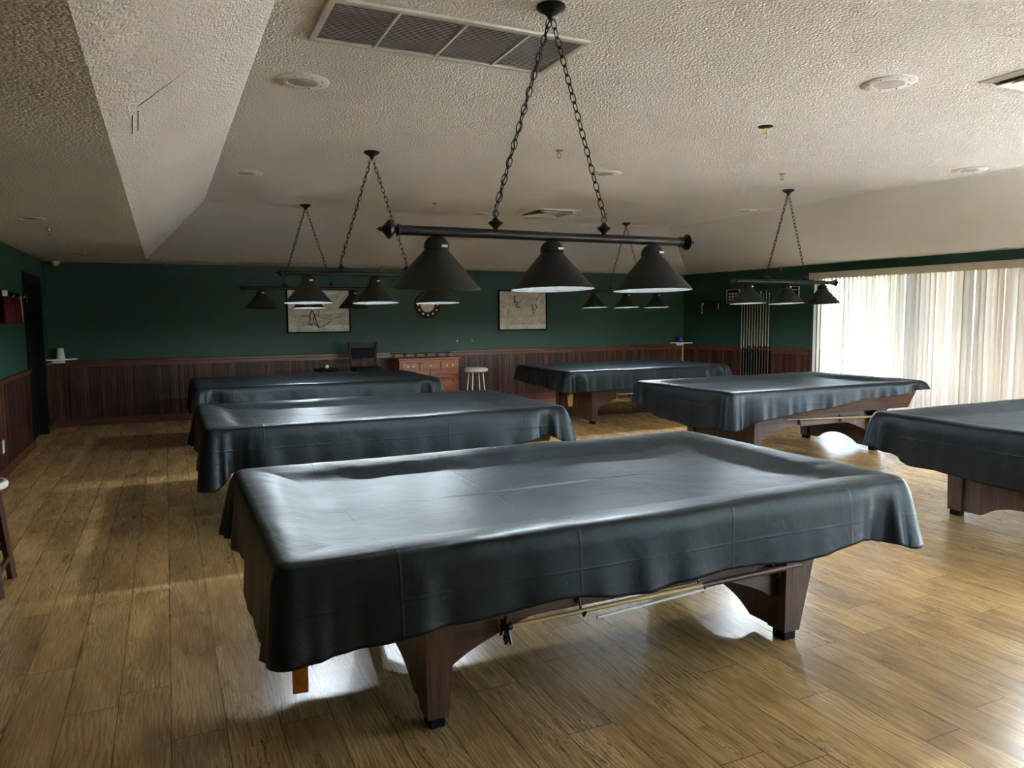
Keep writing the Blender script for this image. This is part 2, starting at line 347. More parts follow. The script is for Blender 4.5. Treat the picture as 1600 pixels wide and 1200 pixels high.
bm = NBm(); box(bm, XL - .3, 11.4, YN - .3, YF + .3, 3.2, 3.35); struct('roof', bm, CONC)
# wainscot and trims
WZ = .93
bm = NBm(); box(bm, XL, 9.90, YF - .02, YF, .10, WZ); struct('trim_1', bm, BEADX)
bm = NBm(); box(bm, XL, XL + .02, YN, 10.72, .10, WZ); box(bm, XL, XL + .02, 12.13, YF - .02, .10, WZ); struct('trim_2', bm, PANEL)
bm = NBm(); wbox(bm, .02, U0, -.02, 0, .10, WZ); struct('trim_3', bm, BEADY)
bm = NBm(); box(bm, XL, 9.90, YF - .045, YF, WZ, WZ + .05, 0, .008); box(bm, XL, 9.9, YF - .03, YF, WZ - .05, WZ); struct('trim_4', bm, TRIM)
bm = NBm(); box(bm, XL, XL + .045, YN, 10.72, WZ, WZ + .05, 0, .008); box(bm, XL, XL + .045, 12.13, YF - .05, WZ, WZ + .05, 0, .008); struct('trim_5', bm, TRIM)
bm = NBm(); wbox(bm, .04, U0 + .03, -.045, 0, WZ, WZ + .05); wbox(bm, .04, U0, -.03, 0, WZ - .05, WZ); struct('trim_6', bm, TRIM)
bm = NBm(); box(bm, XL, 9.90, YF - .035, YF, 0, .11, 0, .006); struct('baseboard_far', bm, TRIM)
bm = NBm(); box(bm, XL, XL + .035, YN, 10.72, 0, .11, 0, .006); box(bm, XL, XL + .035, 12.13, YF - .04, 0, .11); struct('baseboard_left', bm, TRIM)
bm = NBm(); wbox(bm, .04, U0, -.035, 0, 0, .11); struct('baseboard_right', bm, TRIM)
bm = NBm(); box(bm, XL + .02, XL + .05, 12.13, 12.16, .1, WZ); box(bm, XL + .17, XL + .20, YF - .035, YF - .02, .1, WZ); box(bm, XL + .24, XL + .26, YF - .035, YF - .02, .1, WZ); struct('trim_7', bm, STOOLW)
bm = NBm(); box(bm, 9.82, 9.85, YF - .05, YF - .02, .1, WZ); struct('trim_8', bm, LTW)
# return of the wainscot into the window opening
bm = NBm(); wbox(bm, U0, U0 + .02, 0, .14, 0, WZ + .05); struct('trim_9', bm, TRIM)
bm = NBm()
for yy in (9.2, 7.7, 6.2, 4.7): box(bm, XL + .02, XL + .028, yy - .02, yy + .02, .11, WZ)
struct('trim_10', bm, TRIM)
# narrow dark splits in the popcorn finish of the tray's left slope
bm = NBm()
nrm = Vector((.56, 0, -.70)).normalized() * .002
for a, b_, r in (((-.069, 3.774, 2.525), (.172, 3.698, 2.718), .0035), ((-.096, 3.867, 2.503), (-.108, 4.187, 2.493), .003), ((-.071, 3.845, 2.523), (-.083, 4.2, 2.514), .003)):
    path(bm, [Vector(a).lerp(Vector(b_), t / 9) + nrm + Vector((0, random.uniform(-.006, .006), 0)) for t in range(10)], r, 5)
struct('trim_11', bm, VENTD)
# ---------------------------------------------------------------- door in the left wall
bm = NBm(); box(bm, XL - .14, XL - .08, 10.86, 11.99, .005, 2.08, 0, .006)
for z0, z1 in ((.18, .92), (1.05, 1.95)): box(bm, XL - .085, XL - .07, 11.0, 11.85, z0, z1, 0, .01)
dr = struct('door_1', bm, BLACKM)
bm = NBm(); box(bm, XL - .16, XL + .02, 10.76, 10.86, 0, 2.14); box(bm, XL - .16, XL + .02, 11.99, 12.09, 0, 2.14); box(bm, XL - .16, XL + .02, 10.76, 12.09, 2.08, 2.17)
obj('door_frame', bm, BLACKM, dr)
bm = NBm(); lathe(bm, [(0, 0), (.03, 0), (.03, .012), (.012, .014), (.012, .05), (0, .05)], 16, Matrix.Translation((XL - .08, 10.98, 1.02)) @ Matrix.Rotation(PI / 2, 4, 'Y')); tube(bm, (XL - .04, 10.97, 1.02), (XL - .04, 11.12, 1.02), .011)
obj('door_handle', bm, SILV, dr, True)
t = thing('door_sign', 'small dark sign with three pale text lines on the black left door', 'sign', (XL - .067, 11.42, 1.87))
bm = NBm(); box(bm, 0, .006, -.14, .14, -.09, .09, 0, .002); obj('plate', bm, BLACKM, t)
for k, L in enumerate((.09, .11, .10)):
    bm = NBm(); z = .045 - k * .045; y = -.10
    while y < -.10 + L * 1.7: wd = random.uniform(.012, .03); box(bm, .006, .0075, y, y + wd, z - .009, z + .009); y += wd + .008
    obj('text_line', bm, CREAMTXT, t)
# ---------------------------------------------------------------- window and outdoors
bm = NBm(); mull = [U0 + .03, 3.98, 5.20, 6.42, 7.64, 8.86, 10.08, 11.3, 12.52, 13.74, U1 - .03]
for m_ in mull: wbox(bm, m_ - .03, m_ + .03, .08, .15, 0, 2.26)
wbox(bm, U0, U1, .08, .15, 0, .07); wbox(bm, U0, U1, .08, .15, 2.19, 2.26); win = struct('window_1', bm, ALUM)
bm = NBm(); wbox(bm, U0 + .06, U1 - .06, .112, .118, .07, 2.19); obj('glass_pane', bm, GLASS, win)
bm = NBm()
for k in range(7): x = 4.8 + 4.5 * k / 6; box(bm, x - .03, x + .03, YN - .16, YN - .08, .5, 2.26)
box(bm, 4.8, 9.3, YN - .16, YN - .08, .5, .56); box(bm, 4.8, 9.3, YN - .16, YN - .08, 2.2, 2.26); added_win = struct('added_window', bm, ALUM)  # unseen window, added behind the camera to bring in more daylight
bm = NBm(); box(bm, 4.83, 9.27, YN - .125, YN - .118, .56, 2.2); obj('glass_pane', bm, GLASS, added_win)
bm = NBm(); wbox(bm, -1, 25, .16, 9, -.2, -.03); box(bm, -3, 12, -12, YN - .2, -.2, -.03); t_ = struct('patio', bm, CONC)
t = thing('parapet_wall', 'low brick wall outdoors seen through the vertical blinds', 'wall', WP(8, 2.6, 0), WANG)
bm = NBm(); box(bm, -9, 9, -.12, .12, -.1, .62); obj('masonry', bm, BRICK, t)
bm = NBm(); box(bm, -9, 9, -.16, .16, .62, .69); obj('coping', bm, CONC, t)
for k, (ua, ub) in enumerate(((4.98, 5.28), (5.85, 6.20), (6.62, 6.95))):
    bm = NBm(); wbox(bm, ua, ub, .28, .60, -.03, 2.9)
    tag(obj('brick_column', bm, BRICK), ('brick column outside the window nearest the dark green wall', 'middle brick column outside the window blinds', 'brick column outside the window nearest the right photo edge')[k], 'column', 'brick columns outside the blinds')
bm = NBm()
for k in range(16):
    u = 3 + k * .55; q = bmesh.new(); bmesh.ops.create_icosphere(q, subdivisions=4, radius=.42)
    for v in q.verts: v.co *= 1 + .28 * noise.noise(v.co * 7 + Vector((k, 0, 0)))
    merge(bm, q, Matrix.Translation(WP(u - 5, 5.2, .32)))
tag(obj('hedge', bm, LEAF, smooth='all'), 'green hedge outdoors beyond the low brick wall', 'hedge')
# vertical blinds
bl = thing('vertical_blinds', 'cream vertical blinds hanging across the right window wall', 'blinds', WP(U0 - .08, -.06, 0), WANG)
LU = U1 - U0 + .2
bm = NBm(); box(bm, 0, LU, -.072, -.060, 2.165, 2.275); box(bm, 0, .012, -.072, .055, 2.165, 2.275); box(bm, 0, LU, -.072, .055, 2.263, 2.275)
# local y: WANG rotates x onto WD; +y local is WD rotated +90deg = outdoors side or room side; fix below
val = obj('valance', bm, CREAM, bl)
bm = NBm(); box(bm, .02, LU - .02, -.02, .02, 2.215, 2.25); obj('head_rail', bm, WHITE, bl)
def slat_mesh(zt=2.20, zb=.035):
    bm = bmesh.new(); W_, n = .0445, 8; R_ = []
    for z in (zb, zb + (zt - zb) / 2, zt):
        R_.append([bm.verts.new((W_ * (2 * i / n - 1), .010 * (1 - (2 * i / n - 1) ** 2), z)) for i in range(n + 1)])
    for a, b_ in zip(R_, R_[1:]):
        for i in range(n): bm.faces.new((a[i], a[i + 1], b_[i + 1], b_[i]))
    me = bpy.data.meshes.new('slat'); bm.to_mesh(me); bm.free(); me.materials.append(SLAT)
    for p in me.polygons: p.use_smooth = True
    return me
SM = slat_mesh(); NSL = 66; rest = NBm()  # slats left off the unseen stretch of window to let in extra daylight
for k in range(NSL):
    u = .09 + k * .079; ang = math.radians(-74 + random.uniform(-5, 5)) - WANG + PI
    ang = math.radians(84 + random.uniform(-6, 6) - (14 * max(0, 1 - k / 18))) - WANG
    if k % 9 == 4: ang += math.radians(12)
    if k < 58:
        s = bpy.data.objects.new('slat', SM); link(s, bl); s.location = (u, random.uniform(-.003, .003), 0); s.rotation_euler = (random.uniform(-.002, .002), random.uniform(-.002, .002), ang)
    else:
        q = bmesh.new(); q.from_mesh(SM); merge(rest, q, Matrix.Translation((u, 0, 0)) @ Matrix.Rotation(ang, 4, 'Z'))
o = obj('far_slats', rest, SLAT, bl, 'all'); o['kind'] = 'stuff'

# ---------------------------------------------------------------- pool tables
def arch(x0, x1, y0, y1, h, n=14):
    return [(x0 + (x1 - x0) * i / n, y0 + (h - y0) * math.sin(PI * i / n) ** .6 if 0 < i < n else y0) for i in range(n + 1)]
def table_mesh_parts():
    P = {}
    L, W_ = 1.40, .80
    bm = NBm()  # cabinet: tapers inwards below the rails
    hexa(bm, [(-L + .06, -W_ + .13, .50), (L - .06, -W_ + .13, .50), (L - .06, W_ - .13, .50), (-L + .06, W_ - .13, .50), (-L, -W_ + .05, .755), (L, -W_ + .05, .755), (L, W_ - .05, .755), (-L, W_ - .05, .755)])
    P['cabinet'] = (bm, WALX)
    bm = NBm()
    for a in ((-L - .01, L + .01, -W_, -W_ + .15), (-L - .01, L + .01, W_ - .15, W_), (-L - .01, -L + .15, -W_ + .15, W_ - .15), (L - .15, L + .01, -W_ + .15, W_ - .15)): box(bm, *a, .755, .80, 0, .006)
    P['top_rail'] = (bm, WALX)
    bm = NBm(); box(bm, -L + .15, L - .15, -W_ + .15, W_ - .15, .715, .735); P['bed_cloth'] = (bm, GREEN)
    for s, nm in ((-1, 'f'), (1, 'b')):
        bm = NBm(); y = s * .47
        poly = [(-.80, .50), (-.80, .20)] + [(-.74 + 1.66 * i / 24, .21 + .145 * min(1, 1.6 * math.sin(PI * i / 24)) ** .8) for i in range(25)] + [(1.0, .20), (1.0, .50)]
        prism(bm, poly, 1, y - .018, y + .018); P['apron', nm] = (bm, WALX)
    for s in (-1, 1):
        bm = NBm(); w = .56
        a = [(.30 - .60 * i / 16, .125 * math.sin(PI * i / 16) ** .55 + .02) for i in range(17)]
        poly = [(-w, .50), (-w + .03, .045), (-.30, .045)] + [(p[0], max(.045, p[1])) for p in a[::-1]] + [(.30, .045), (w - .03, .045), (w, .50)]
        if s < 0: prism(bm, poly, 0, -.84, -.80)
        else: prism(bm, poly, 0, .96, 1.0)
        P['end_panel', s] = (bm, WALZ)
        for t in (-1, 1):
            bm = NBm(); y0, y1 = (-.56, -.44) if t < 0 else (.44, .56)
            if s < 0: xs = [(-.87, -.74), (-.86, -.775)]
            else: xs = [(.94, 1.14), (.945, 1.04)]
            (a0, a1), (c0, c1) = xs; i0 = .03 if t < 0 else 0; i1 = .03 - i0
            hexa(bm, [(c0, y0 + i0 * .3, .045), (c1, y0 + i0 * .3, .045), (c1, y1 - i1 * .3, .045), (c0, y1 - i1 * .3, .045), (a0, y0, .50), (a1, y0, .50), (a1, y1, .50), (a0, y1, .50)])
            P['leg', s, t] = (bm, WALZ)
            bm = NBm(); box(bm, c0 + .012, c1 - .012, y0 + .02, y1 - .02, 0, .046, 0, .004); P['foot', s, t] = (bm, BLACKM)
    for i, x in enumerate((-.17, .45, .90)):
        bm = NBm(); y = -.492
        path(bm, [(x, y, .43), (x, y - .012, .40), (x - .002, y - .03, .345), (x - .002, y - .055, .335), (x - .002, y - .068, .355)], .006, 6); box(bm, x - .008, x + .008, y - .004, y + .006, .37, .45)
        P['cue_hook', i] = (bm, BLK)
    for i, x in enumerate((-.76, .70)):
        bm = NBm(); lathe(bm, [(0, 0), (.011, 0), (.011, .003), (.006, .004), (0, .004)], 12, Matrix.Translation((x, -.488, .30 + .04 * i)) @ Matrix.Rotation(PI / 2, 4, 'X')); P['bolt', i] = (bm, BRASS)
    return P
proto = None
def interp(tab, t):
    for (a, va), (b_, vb_) in zip(tab, tab[1:]):
        if t <= b_: f = (t - a) / (b_ - a) if b_ > a else 0; f = f * f * (3 - 2 * f); return va + (vb_ - va) * f
    return tab[-1][1]
def cover(cx, cy, L, W_, hem, seed, flare, label, ztop=.815, depth=.045, pk=0, corner=(.07, .07, .07, .07)):
    """cloth laid over a table: rounded outline rings, a sunken bed, rails and a hanging skirt"""
    bm = bmesh.new(); NL, NS, NC = 150, 84, 7
    def outline(d):
        a, b_ = L - d, W_ - d; r = max(.012, .05 - d * .3); pts = []
        cs = [(-a, -b_), (a, -b_), (a, b_), (-a, b_)]
        def cp(i, t):  # corner arc i, centre inset
            sx = -1 if i in (0, 3) else 1; sy = -1 if i in (0, 1) else 1; st = {0: PI, 1: 1.5 * PI, 2: 0, 3: .5 * PI}[i]
            an = st + t * PI / 2; return (sx * (a - r) + r * math.cos(an), sy * (b_ - r) + r * math.sin(an), math.cos(an), math.sin(an))
        for i in range(4):
            for k in range(NC + 1): x, y, nx, ny = cp(i, k / NC); pts.append((x, y, nx, ny, i + 0.0, k / NC))
            n = NL if i % 2 == 0 else NS
            x0, y0, _, _ = cp(i, 1); x1, y1, _, _ = cp((i + 1) % 4, 0)
            nx, ny = ((0, -1), (1, 0), (0, 1), (-1, 0))[i]
            for k in range(1, n): t = k / n; pts.append((x0 + (x1 - x0) * t, y0 + (y1 - y0) * t, nx, ny, i + t, None))
        return pts
    rows = []
    tops = [L * .0 + v for v in (W_ - .012, .7, .6, .5, .42, .35, .30, .27, .24, .215, .195, .18, .165, .15, .135, .115, .095, .07, .05, .033, .02, .01, .003)]
    for d in tops:
        row = []
        for (x, y, nx, ny, s, c) in outline(d):
            zz = ztop
            q = min(1, max(0, (d - .12) / .17)); q = q * q * (3 - 2 * q); zz -= depth * q
            rl = min(1, d / .13); zz += .006 * math.sin(PI * rl) - (.010 if d < .02 else 0) * (1 - d / .02)
            zz += .007 * noise.noise(Vector((x * 1.7, y * 1.7, seed))) + .0025 * noise.noise(Vector((x * 7, y * 11, seed + 4)))
            # rounding and sag where the cloth spans from rail to bed near the corners
            ex = min(L - abs(x), W_ - abs(y)); cc = max(0, 1 - math.hypot(max(0, L - abs(x) - .25), max(0, W_ - abs(y) - .25)) / .35); zz += .018 * cc * q
            row.append(bm.verts.new((x, y, zz)))
        rows.append(row)
    base = outline(0)
    peri = []; acc = 0
    for i, p in enumerate(base):
        if i: acc += math.hypot(p[0] - base[i - 1][0], p[1] - base[i - 1][1])
        peri.append(acc)
    K = 22
    for k in range(1, K + 1):
        q = k / K; row = []
        for i, (x, y, nx, ny, s, c) in enumerate(base):
            side = int(s) % 4; t = s - int(s) if c is None else None
            # distance from the nearest corner along the edge
            ci = int(round(s)) % 4 if c is None else int(s) % 4
            ccx = (-L, L, L, -L)[ci]; ccy = (-W_, -W_, W_, W_)[ci]; dc = abs(x - ccx) + abs(y - ccy)
            sg = s if c is None else (s - .0)
            hz = interp(hem, sg % 4 if c is None else float(int(s) % 4))
            hz += .010 * noise.noise(Vector((x * 3.1, y * 3.1, seed + 9)))
            drop = (ztop - .012) - hz
            fl = flare * q ** 1.1
            pl = q * (.024 * noise.noise(Vector((x * 2.6, y * 2.6, seed + 20))) + .014 * noise.noise(Vector((x * 8, y * 8, seed + 30)))) * (.4 + 1.1 * q)
            fold = corner[ci]
            co = fold * q ** .8 * (math.exp(-(dc / .075) ** 2)) - fold * .55 * q * math.exp(-((dc - .22) / .07) ** 2) + fold * .3 * q * math.exp(-((dc - .36) / .09) ** 2)
            co += fold * q * (.55 * max(0, 1 - abs(dc - .12) / .035) - .3 * max(0, 1 - abs(dc - .17) / .03) + .25 * max(0, 1 - abs(dc - .28) / .03))
            co += pk * q * noise.noise(Vector((x * 11, y * 11, seed + 50))) * (.5 + .5 * min(1, q * 2))
            edge = .012 * math.sin(min(1, q * 4) * PI / 2)
            o_ = edge + fl + pl + co
            if nx * nx > .999 or ny * ny > .999: dx, dy = nx, ny
            else: dx, dy = nx, ny
            row.append(bm.verts.new((x + dx * o_, y + dy * o_, ztop - .012 - drop * q)))
        rows.append(row)
    n = len(base)
    bm.faces.new(rows[0])
    for a, b_ in zip(rows, rows[1:]):
        for i in range(n): j = (i + 1) % n; bm.faces.new((a[i], a[j], b_[j], b_[i]))
    o = obj('table_cover', bm, VINYL, None, 'all'); o.location = (cx, cy, 0)
    m = o.modifiers.new('thick', 'SOLIDIFY'); m.thickness = .0022; m.offset = -1
    tag(o, label, 'table cover', 'black vinyl table covers')
    return o
def table(cx, cy, label):
    global proto
    t = thing('pool_table', label, 'pool table', (cx, cy, 0), 0, 'covered pool tables')
    if proto is None:
        proto = []
        for k, (bm, m) in table_mesh_parts().items():
            nm = k if isinstance(k, str) else k[0]
            o = obj(nm, bm, m, t, nm in ('cue_hook', 'bolt')); proto.append(o)
    else:
        for p in proto: c_ = p.copy(); link(c_, t)
    return t
TB = [
 (1.70, 3.14, 'pool table under the nearest, largest black cover in the foreground', 'nearest black vinyl table cover, filling the foreground',
  [(0, .495), (.09, .515), (.16, .535), (.27, .54), (.34, .56), (.47, .525), (.58, .54), (.75, .53), (.9, .56), (.97, .53), (1, .505), (1.1, .51), (1.5, .52), (2, .5), (2.5, .5), (3, .5), (3.3, .50), (3.7, .48), (3.9, .48), (4, .485)], .014, (.02, .06, .05, .06)),
 (1.64, 6.33, 'pool table under the second black cover behind the foreground table', 'black vinyl cover on the table directly behind the foreground table',
  [(0, .38), (.05, .49), (.3, .49), (.6, .50), (.8, .52), (.95, .58), (1, .53), (1.5, .52), (2, .5), (2.5, .5), (3, .47), (3.5, .46), (3.9, .42), (4, .38)], .02, (.07, .10, .06, .06)),
 (1.69, 9.66, 'pool table at the back left nearest the far wainscot', 'black vinyl cover on the back left table, below the oak cabinet',
  [(0, .55), (.3, .60), (.6, .60), (.95, .64), (1, .58), (1.5, .55), (2, .5), (2.5, .5), (3, .42), (3.5, .48), (4, .55)], .015, (.06, .07, .05, .08)),
 (6.44, 9.80, 'pool table at the back right with its walnut legs showing', 'black vinyl cover on the back right table with puckered front hem',
  [(0, .52), (.3, .52), (.6, .56), (.9, .62), (1, .60), (1.5, .6), (2, .55), (2.5, .5), (3, .58), (3.4, .56), (4, .52)], .012, (.05, .09, .05, .04)),
 (6.42, 6.48, 'pool table by the window blinds with its right cabinet end uncovered', 'black vinyl cover pulled short on the middle right table by the blinds',
  [(0, .44), (.05, .46), (.12, .52), (.4, .58), (.7, .66), (1, .72), (1.5, .70), (2, .62), (2.5, .55), (3, .56), (3.3, .44), (3.7, .41), (4, .44)], .012, (.05, .05, .05, .04)),
 (6.40, 3.22, 'pool table cut off by the right photo edge', 'black vinyl cover on the table at the right photo edge',
  [(0, .46), (.5, .5), (1, .5), (1.5, .5), (2, .55), (2.5, .5), (3, .56), (3.08, .51), (3.2, .45), (3.7, .43), (4, .46)], .015, (.05, .06, .05, .05)),
]
for i, (cx, cy, l1, l2, hem, fl, cn) in enumerate(TB):
    table(cx, cy, l1); cover(cx, cy, 1.425, .825, hem, i * 13.7, fl, l2, corner=cn, pk=(.006, .004, .004, .030, .018, .010)[i], depth=(.052, .05, .03, .03, .045, .045)[i])

# things hanging on the tables
def cue(name, a, b_, label, r0=.0062, r1=.0145, butt=BUTT, wood=LTW, cat='cue', group=None):
    t = thing(name, label, cat, a, 0, group); A = Vector((0, 0, 0)); B = Vector(b_) - Vector(a)
    bm = NBm(); tube(bm, A.lerp(B, .01), A.lerp(B, .62), r0, r0 + (r1 - r0) * .62); obj('shaft', bm, wood, t, True)
    bm = NBm(); tube(bm, A, A.lerp(B, .01), r0, r0); obj('tip', bm, WHITE, t, True)
    bm = NBm(); tube(bm, A.lerp(B, .62), B, r0 + (r1 - r0) * .62, r1); obj('butt', bm, butt, t, True)
    return t
t = cue('cue_bridge', (1.17, 2.595, .352), (2.74, 2.595, .372), 'bridge stick on hooks along the foreground table front, dark bridge head at left', .008, .016, REDW)
bm = NBm()
for a, b_ in (((0, .0, .045), (0, 0, -.07)), ((-.004, -.012, .02), (0, -.05, -.05)), ((0, .012, .02), (0, .05, -.05))): tube(bm, a, b_, .008, .006, 8)
lathe(bm, [(0, -.02), (.014, -.02), (.014, .025), (0, .025)], 12, Matrix.Rotation(PI / 2, 4, 'Y')); box(bm, -.006, .006, -.04, .04, .0, .022, 0, .004); box(bm, -.006, .006, -.018, .018, -.06, -.035, 0, .004)
obj('bridge_head', bm, BLK, t, True)
cue('pool_cue', (1.575, 2.565, .330), (2.20, 2.585, .350), 'white stick lying just below the bridge stick on the foreground table', .0055, .007, WHITE, WHITE)
cue('pool_cue', (6.02, 5.94, .452), (7.45, 5.94, .395), 'pale cue hung along the front of the table by the blinds', .007, .013, LTW, LTW)
t = cue('cue_bridge', (6.02, 9.27, .42), (7.3, 9.27, .42), 'bridge stick along the front of the back right table, white shaft and brass head', .008, .012, LTW, WHITE)
bm = NBm(); tube(bm, (0, 0, .03), (0, 0, -.07), .008, .006, 8); tube(bm, (0, 0, 0), (-.01, -.02, -.08), .006, .005, 8); lathe(bm, [(0, -.02), (.014, -.02), (.014, .02), (0, .02)], 10, Matrix.Rotation(PI / 2, 4, 'Y')); obj('bridge_head', bm, BRASS, t, True)
def ball_rack(loc, rz, label, m, tilt=0):
    t = thing('ball_rack', label, 'ball rack', loc, rz)
    R, r = .172, .150; bm = NBm()
    pts = [(math.sin(k * 2 * PI / 3 + PI), math.cos(k * 2 * PI / 3 + PI)) for k in range(3)]
    def tri(rad, cr):
        out = []
        for k in range(3):
            a = k * 2 * PI / 3 + PI; c0 = Vector((math.sin(a), math.cos(a))) * (rad - 2 * cr)
            for j in range(-3, 4): b2 = a + j * PI / 9; out.append((c0.x + math.sin(b2) * cr, c0.y + math.cos(b2) * cr))
        return out
    o_, i_ = tri(R * 1.15, .03), tri(r * 1.02, .022); d = .028
    V = [[bm.verts.new((s * d, p[0], p[1])) for p in ring] for ring in (o_, i_) for s in (-1, 1)]
    n = len(o_)
    for a, b_ in ((0, 1), (2, 3), (0, 2), (1, 3)):
        for k in range(n): bm.faces.new((V[a][k], V[a][(k + 1) % n], V[b_][(k + 1) % n], V[b_][k]))
    obj('frame', bm, m, t, True)
    bm = NBm(); path(bm, [(0, 0, .10), (0, .01, .13), (0, 0, .16), (0, 0, .30)], .004, 6); obj('hanger', bm, BLK, t)
    return t
ball_rack((.398, 2.76, .348), math.radians(-8.0), 'orange wooden ball rack hanging below the near left corner of the foreground table', ORW)
ball_rack((5.20, 9.22, .46), math.radians(-22), 'pale wooden ball rack hanging at the left end of the back right table', LTW)

# ---------------------------------------------------------------- lights over the tables
def chain(bm, a, b_, pitch=.040):
    a, b_ = Vector(a), Vector(b_); M, L = axisM(a, b_); n = max(2, int(L / pitch)); st = L / n
    for k in range(n):
        torus(bm, M @ Matrix.Translation((0, 0, (k + .5) * st)) @ Matrix.Rotation((k % 2) * PI / 2, 4, 'Z') @ Matrix.Rotation(PI / 2, 4, 'Y'), .0135, .0024, 12, 5, 1.0 if False else 1.85)
LP = {}
def pool_light(cx, cy, label, lit, tilt=None, cord=True, full=True):
    t = thing('pool_table_light', label, 'lamp', (cx, cy, ZT), 0, 'three-shade lights over the tables')
    ZB = 1.95 - ZT; xs = (-.565, 0, .565)
    def part(nm, fn, m, par=t, smooth=True, loc=None):
        if nm in LP: o = LP[nm].copy(); link(o, par)
        else:
            bm = NBm(); fn(bm); o = obj(nm.split('#')[0], bm, m, par, smooth); LP[nm] = o
        o.matrix_parent_inverse = Matrix.Identity(4)
        if loc is not None: o.location = loc
        return o
    part('canopy', lambda bm: lathe(bm, [(0, 0), (.066, 0), (.068, -.008), (.055, -.020), (.030, -.034), (.018, -.046), (.012, -.06), (0, -.062)], 28), BLK)
    for s in (-1, 1): part('chain#%d' % s, lambda bm: chain(bm, (s * .006, 0, -.055), (s * .285, 0, ZB + .105)), BLK)
    def cordf(bm):
        A, B = Vector((-.006, 0, -.055)), Vector((-.285, 0, ZB + .105)); pts = []
        for k in range(61):
            q = A.lerp(B, k / 60); a = k * .9; pts.append(q + Vector((.006 * math.cos(a), .007 * math.sin(a), .002 * math.sin(a))))
        pts += [(-.285, .004, ZB + .06), (-.285, 0, ZB + .02)]; path(bm, pts, .0035, 6)
    part('cord', cordf, BLK)
    def hanger(s):
        def f(bm):
            M = Matrix.Translation((s * .285, 0, ZB))
            lathe(bm, [(0, .018), (.010, .018), (.012, .028), (.033, .046), (.035, .050), (.016, .062), (.008, .074), (0, .078)], 20, M)
            torus(bm, Matrix.Translation((s * .285, 0, ZB + .090)) @ Matrix.Rotation(PI / 2, 4, 'X'), .0135, .0025, 16, 6)
        return f
    for s in (-1, 1): part('hanger#%d' % s, hanger(s), BLK)
    part('bar', lambda bm: tube(bm, (-.735, 0, ZB), (.735, 0, ZB), .0215, None, 20), BLK)
    def fin(s):
        def f(bm):
            lathe(bm, [(0, -.006), (.024, -.006), (.026, .006), (.014, .012), (.014, .018), (.020, .022), (.040, .040), (.041, .044), (.016, .066), (.008, .076), (.010, .082), (.004, .090), (0, .098)], 20, Matrix.Translation((s * .735, 0, ZB)) @ Matrix.Rotation(s * PI / 2, 4, 'Y'))
        return f
    for s in (-1, 1): part('finial#%d' % s, fin(s), BLK)
    for i, x in enumerate(xs):
        # shade origin at the bar; local z down to the rim
        sh = part('shade', lambda bm: lathe(bm, [(0, -.018), (.018, -.020), (.040, -.030), (.053, -.050), (.056, -.070), (.052, -.076), (.0535, -.080), (.193, -.240), (.196, -.245), (.1945, -.246), (.190, -.241), (.050, -.079)], 48), SHADE, t, True, (x, 0, ZB))
        tl = (tilt or {}).get(i, 0); sh.rotation_euler = (tl, 0, 0)
        part('lining', lambda bm: lathe(bm, [(0, -.070), (.046, -.076), (.1895, -.2395)], 48), LINING, sh, True)
        on = i in lit
        if on: b_ = part('bulb#on', lambda bm: lathe(bm, [(0, -.10), (.014, -.10), (.020, -.13), (.028, -.16), (.026, -.185), (.014, -.202), (0, -.206)], 16), BULB, sh)
        else: b_ = part('bulb#off', lambda bm: lathe(bm, [(0, -.09), (.014, -.09), (.020, -.13), (.028, -.16), (.026, -.185), (.014, -.202), (0, -.206)], 16), BULBOFF, sh)
        part('socket', lambda bm: tube(bm, (0, 0, -.07), (0, 0, -.10), .018, .016, 14), WHITE, sh)
        part('switch_label', lambda bm: box(bm, .004, .030, -.0585, -.0560, -.066, -.056), WHITE, sh, False)
        if on:
            ld = bpy.data.lights.get('bulb_light') or bpy.data.lights.new('bulb_light', 'POINT'); ld.energy = LAMP_W; ld.color = (.80, .92, 1.0); ld.shadow_soft_size = .03
            lo = bpy.data.objects.new('bulb_light', ld); link(lo, sh); lo.location = (0, 0, -.216)
    return t
pool_light(1.65, 3.10, 'nearest black three-shade light hanging over the foreground table', (1, 2), {0: math.radians(5), 1: math.radians(-2), 2: math.radians(-1.5)})
pool_light(1.65, 6.34, 'black three-shade light over the second table, its left half showing', (0, 1, 2), {0: -.04, 1: -.045, 2: -.035})
pool_light(1.64, 9.58, 'black three-shade light over the back left table before the large silver picture', (1,), {0: -.04, 1: -.045, 2: -.035})
pool_light(6.40, 9.62, 'black three-shade light over the back right table, smallest in view', (0, 1, 2), {0: -.04, 1: -.045, 2: -.035})
pool_light(6.44, 6.42, 'black three-shade light by the window blinds, right shade unlit', (0, 1), {0: -.04, 1: -.045, 2: -.035})
pool_light(6.42, 3.10, 'black three-shade light over the table beyond the right photo edge', (0, 1, 2))

